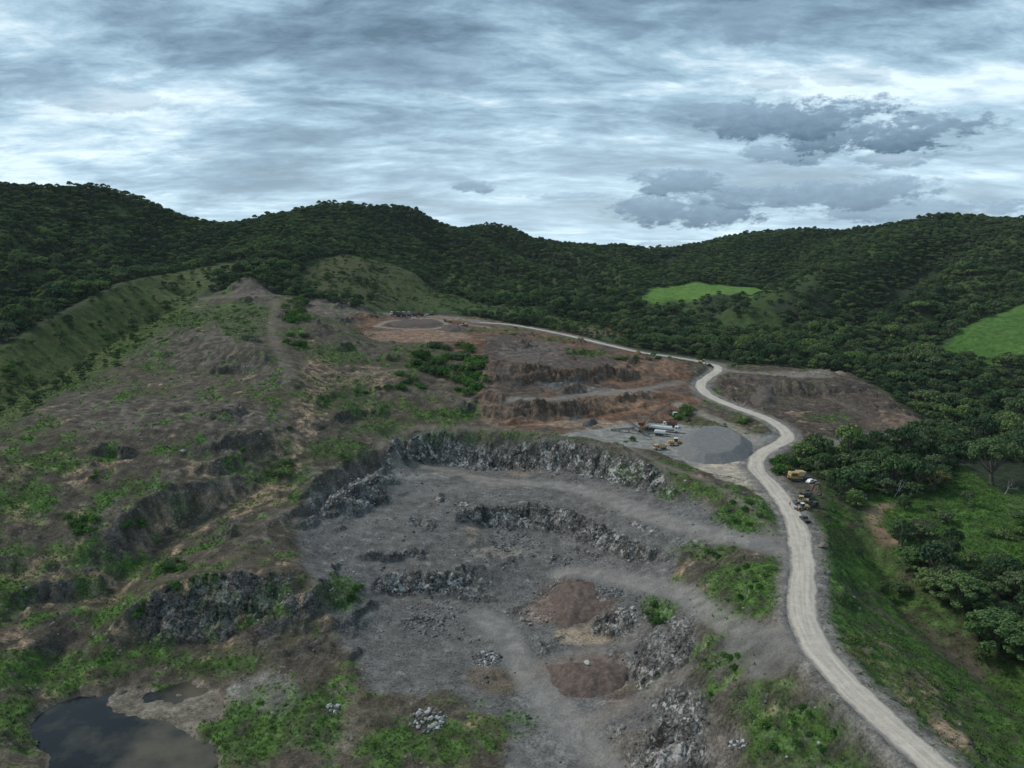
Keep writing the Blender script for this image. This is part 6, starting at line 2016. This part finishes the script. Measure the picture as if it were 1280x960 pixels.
# plateau: trucks parked side by side, cars, and an excavator at work
for k_i, (u, v, ang, cab, bed, lb) in enumerate([
        (494, 395, 165, 'white', 'dark', 'white cabbed dump truck at the outer end of the row on the plateau'),
        (501, 394.8, 160, 'grey', 'steel', 'dark dump truck second in the row on the plateau, beside the white cabbed one'),
        (508, 394.6, 150, 'silver', 'grey', 'silver grey dump truck in the middle of the row on the plateau'),
        (515, 394.8, 155, 'silver', 'steel', 'dump truck with a dull steel bed, tallest of the row on the plateau'),
        (523.5, 395, 160, 'dark', 'brown', 'brown bedded dump truck at the end of the row nearest the cars on the plateau')]):
    dump_truck(u, v, ang, lb, cab, bed, None, 1.1)
small_car(518.5, 399, 160, 'white pickup parked in front of the row of dump trucks on the plateau', 'white', 'pickup')
small_car(532.5, 394.6, 170, 'white car parked by itself behind the white dusty apron on the plateau', 'white', 'suv')
small_car(539.5, 394.6, 175, 'dark car parked next to the white car on the plateau', 'black', 'suv')
dump_truck(560, 402.8, 160, 'blue cabbed dump truck carrying a tan load beside the excavator', 'blue', 'tan', None, .85, 'tan')
excavator(581, 407.8, 165, 'sandy yellow excavator with raised arm digging at the edge of the plateau', 'tan', None, 1.0)
person(523.8, 399.5, -60, 'person in dark clothes standing beside the white pickup on the plateau')
# at the hairpin
motor_grader(879, 455, -30, 'tan motor grader standing on the haul road at the top of the hairpin')
small_car(887.5, 458.5, -40, 'dark car stopped on the road in front of the tan grader', 'black', 'suv')
small_car(917, 457.5, 170, 'dark green car parked alone on the verge above the hairpin', 'green', 'suv')
# crushing plant on the plant floor
conveyor(796, 541, -58, 'thin grey lattice conveyor sloping down across the crushing plant', 17, 5.0, 1.2)
conveyor(822, 525, 40, 'upper conveyor of the crushing plant rising to a high free end', 12, 3.2, 6.8)
conveyor(778, 540, -20, 'low dark conveyor lying at the outer end of the crushing plant', 11, .9, 2.6, 'dark')
screen_plant(805, 538, 55, 'tan screening machine with sloping box in the middle of the crushing plant')
trailer_truck(829, 539, -22, 'long white tank truck parked beside the crushing plant', 15.0)
trailer_truck(829, 545, -24, 'shorter white trailer without cab parked in front of the long white truck', 8.5, False, 'box_trailer', 'white', 'trailer')
dump_truck(837, 533.5, 168, 'white cabbed dump truck with a brown bed behind the long white truck', 'white', 'brown', None, .85)
dump_truck(841, 520, -80, 'white cabbed truck facing the camera beside the dark bushes of the plant', 'white', 'dark', None, .9)
wheel_loader(846, 557, -8, 'yellow wheel loader with white cab roof facing the dark gravel heap', 'yellow')
dump_truck(824.5, 562, 205, 'sand yellow dump truck backed up behind the wheel loader', 'tan', 'tan', None, .8)
# machines parked at the roadside under the trees
tracked_crusher(993, 601, 10, 'boxy yellow mobile crusher parked on the roadside apron under the trees')
flat_trailer(1005, 600, 20, 'dark flatbed trailer with rails behind the yellow mobile crusher', 6.0)
small_car(1013.5, 604.5, 30, 'small white car parked at the inner edge of the roadside apron', 'white', 'car')
excavator(1009, 623, 15, 'old grey excavator with a rusty orange arm lying towards the trees', 'dark', 'rust', .9)
drum_roller(1001, 629, 160, 'sand coloured road roller with canopy parked at the roadside', 'tan', 'tan')
wheel_loader(1002, 637, 195, 'small yellow front loader nearest the road among the roadside machines', 'tan', .7)
dump_truck(1014, 634, 20, 'black old dump truck parked tight under the roadside trees', 'black', 'dark', None, .7)
barrel(994.5, 632, 'blue barrel standing between the road and the yellow loader')
person(987.3, 633, 200, 'person in dark clothes standing at the edge of the road by the blue barrel')
small_car(1006, 652, 90, 'black pickup parked at the roadside just before the row of machines', 'black', 'pickup')

# ------------------------------------------------------------------ air
_bm = bmesh.new(); bmesh.ops.create_cube(_bm, size=1.0)
_zt = max(float(ZG.max()) + 22, CAM_H + 12); _zb = float(ZG.min()) - 1.5
for v in _bm.verts: v.co = Vector((v.co.x * 3720, 1075 + v.co.y * 2560, _zb if v.co.z < 0 else _zt))
_hm = bpy.data.meshes.new('haze'); _bm.to_mesh(_hm); _bm.free()
m = bpy.data.materials.new('haze'); m.use_nodes = True; m.node_tree.nodes.clear()
_t = NT(m.node_tree); _o = _t.n('ShaderNodeOutputMaterial'); _v = _t.n('ShaderNodeVolumePrincipled')
_v.inputs['Color'].default_value = (.86, .92, 1.0, 1); _v.inputs['Density'].default_value = HAZE
_t.link(_v.outputs[0], _o.inputs['Volume']); _hm.materials.append(m)
tag(link('haze', _hm), 'thin pale haze in the air over the hills', 'haze', None, 'stuff')
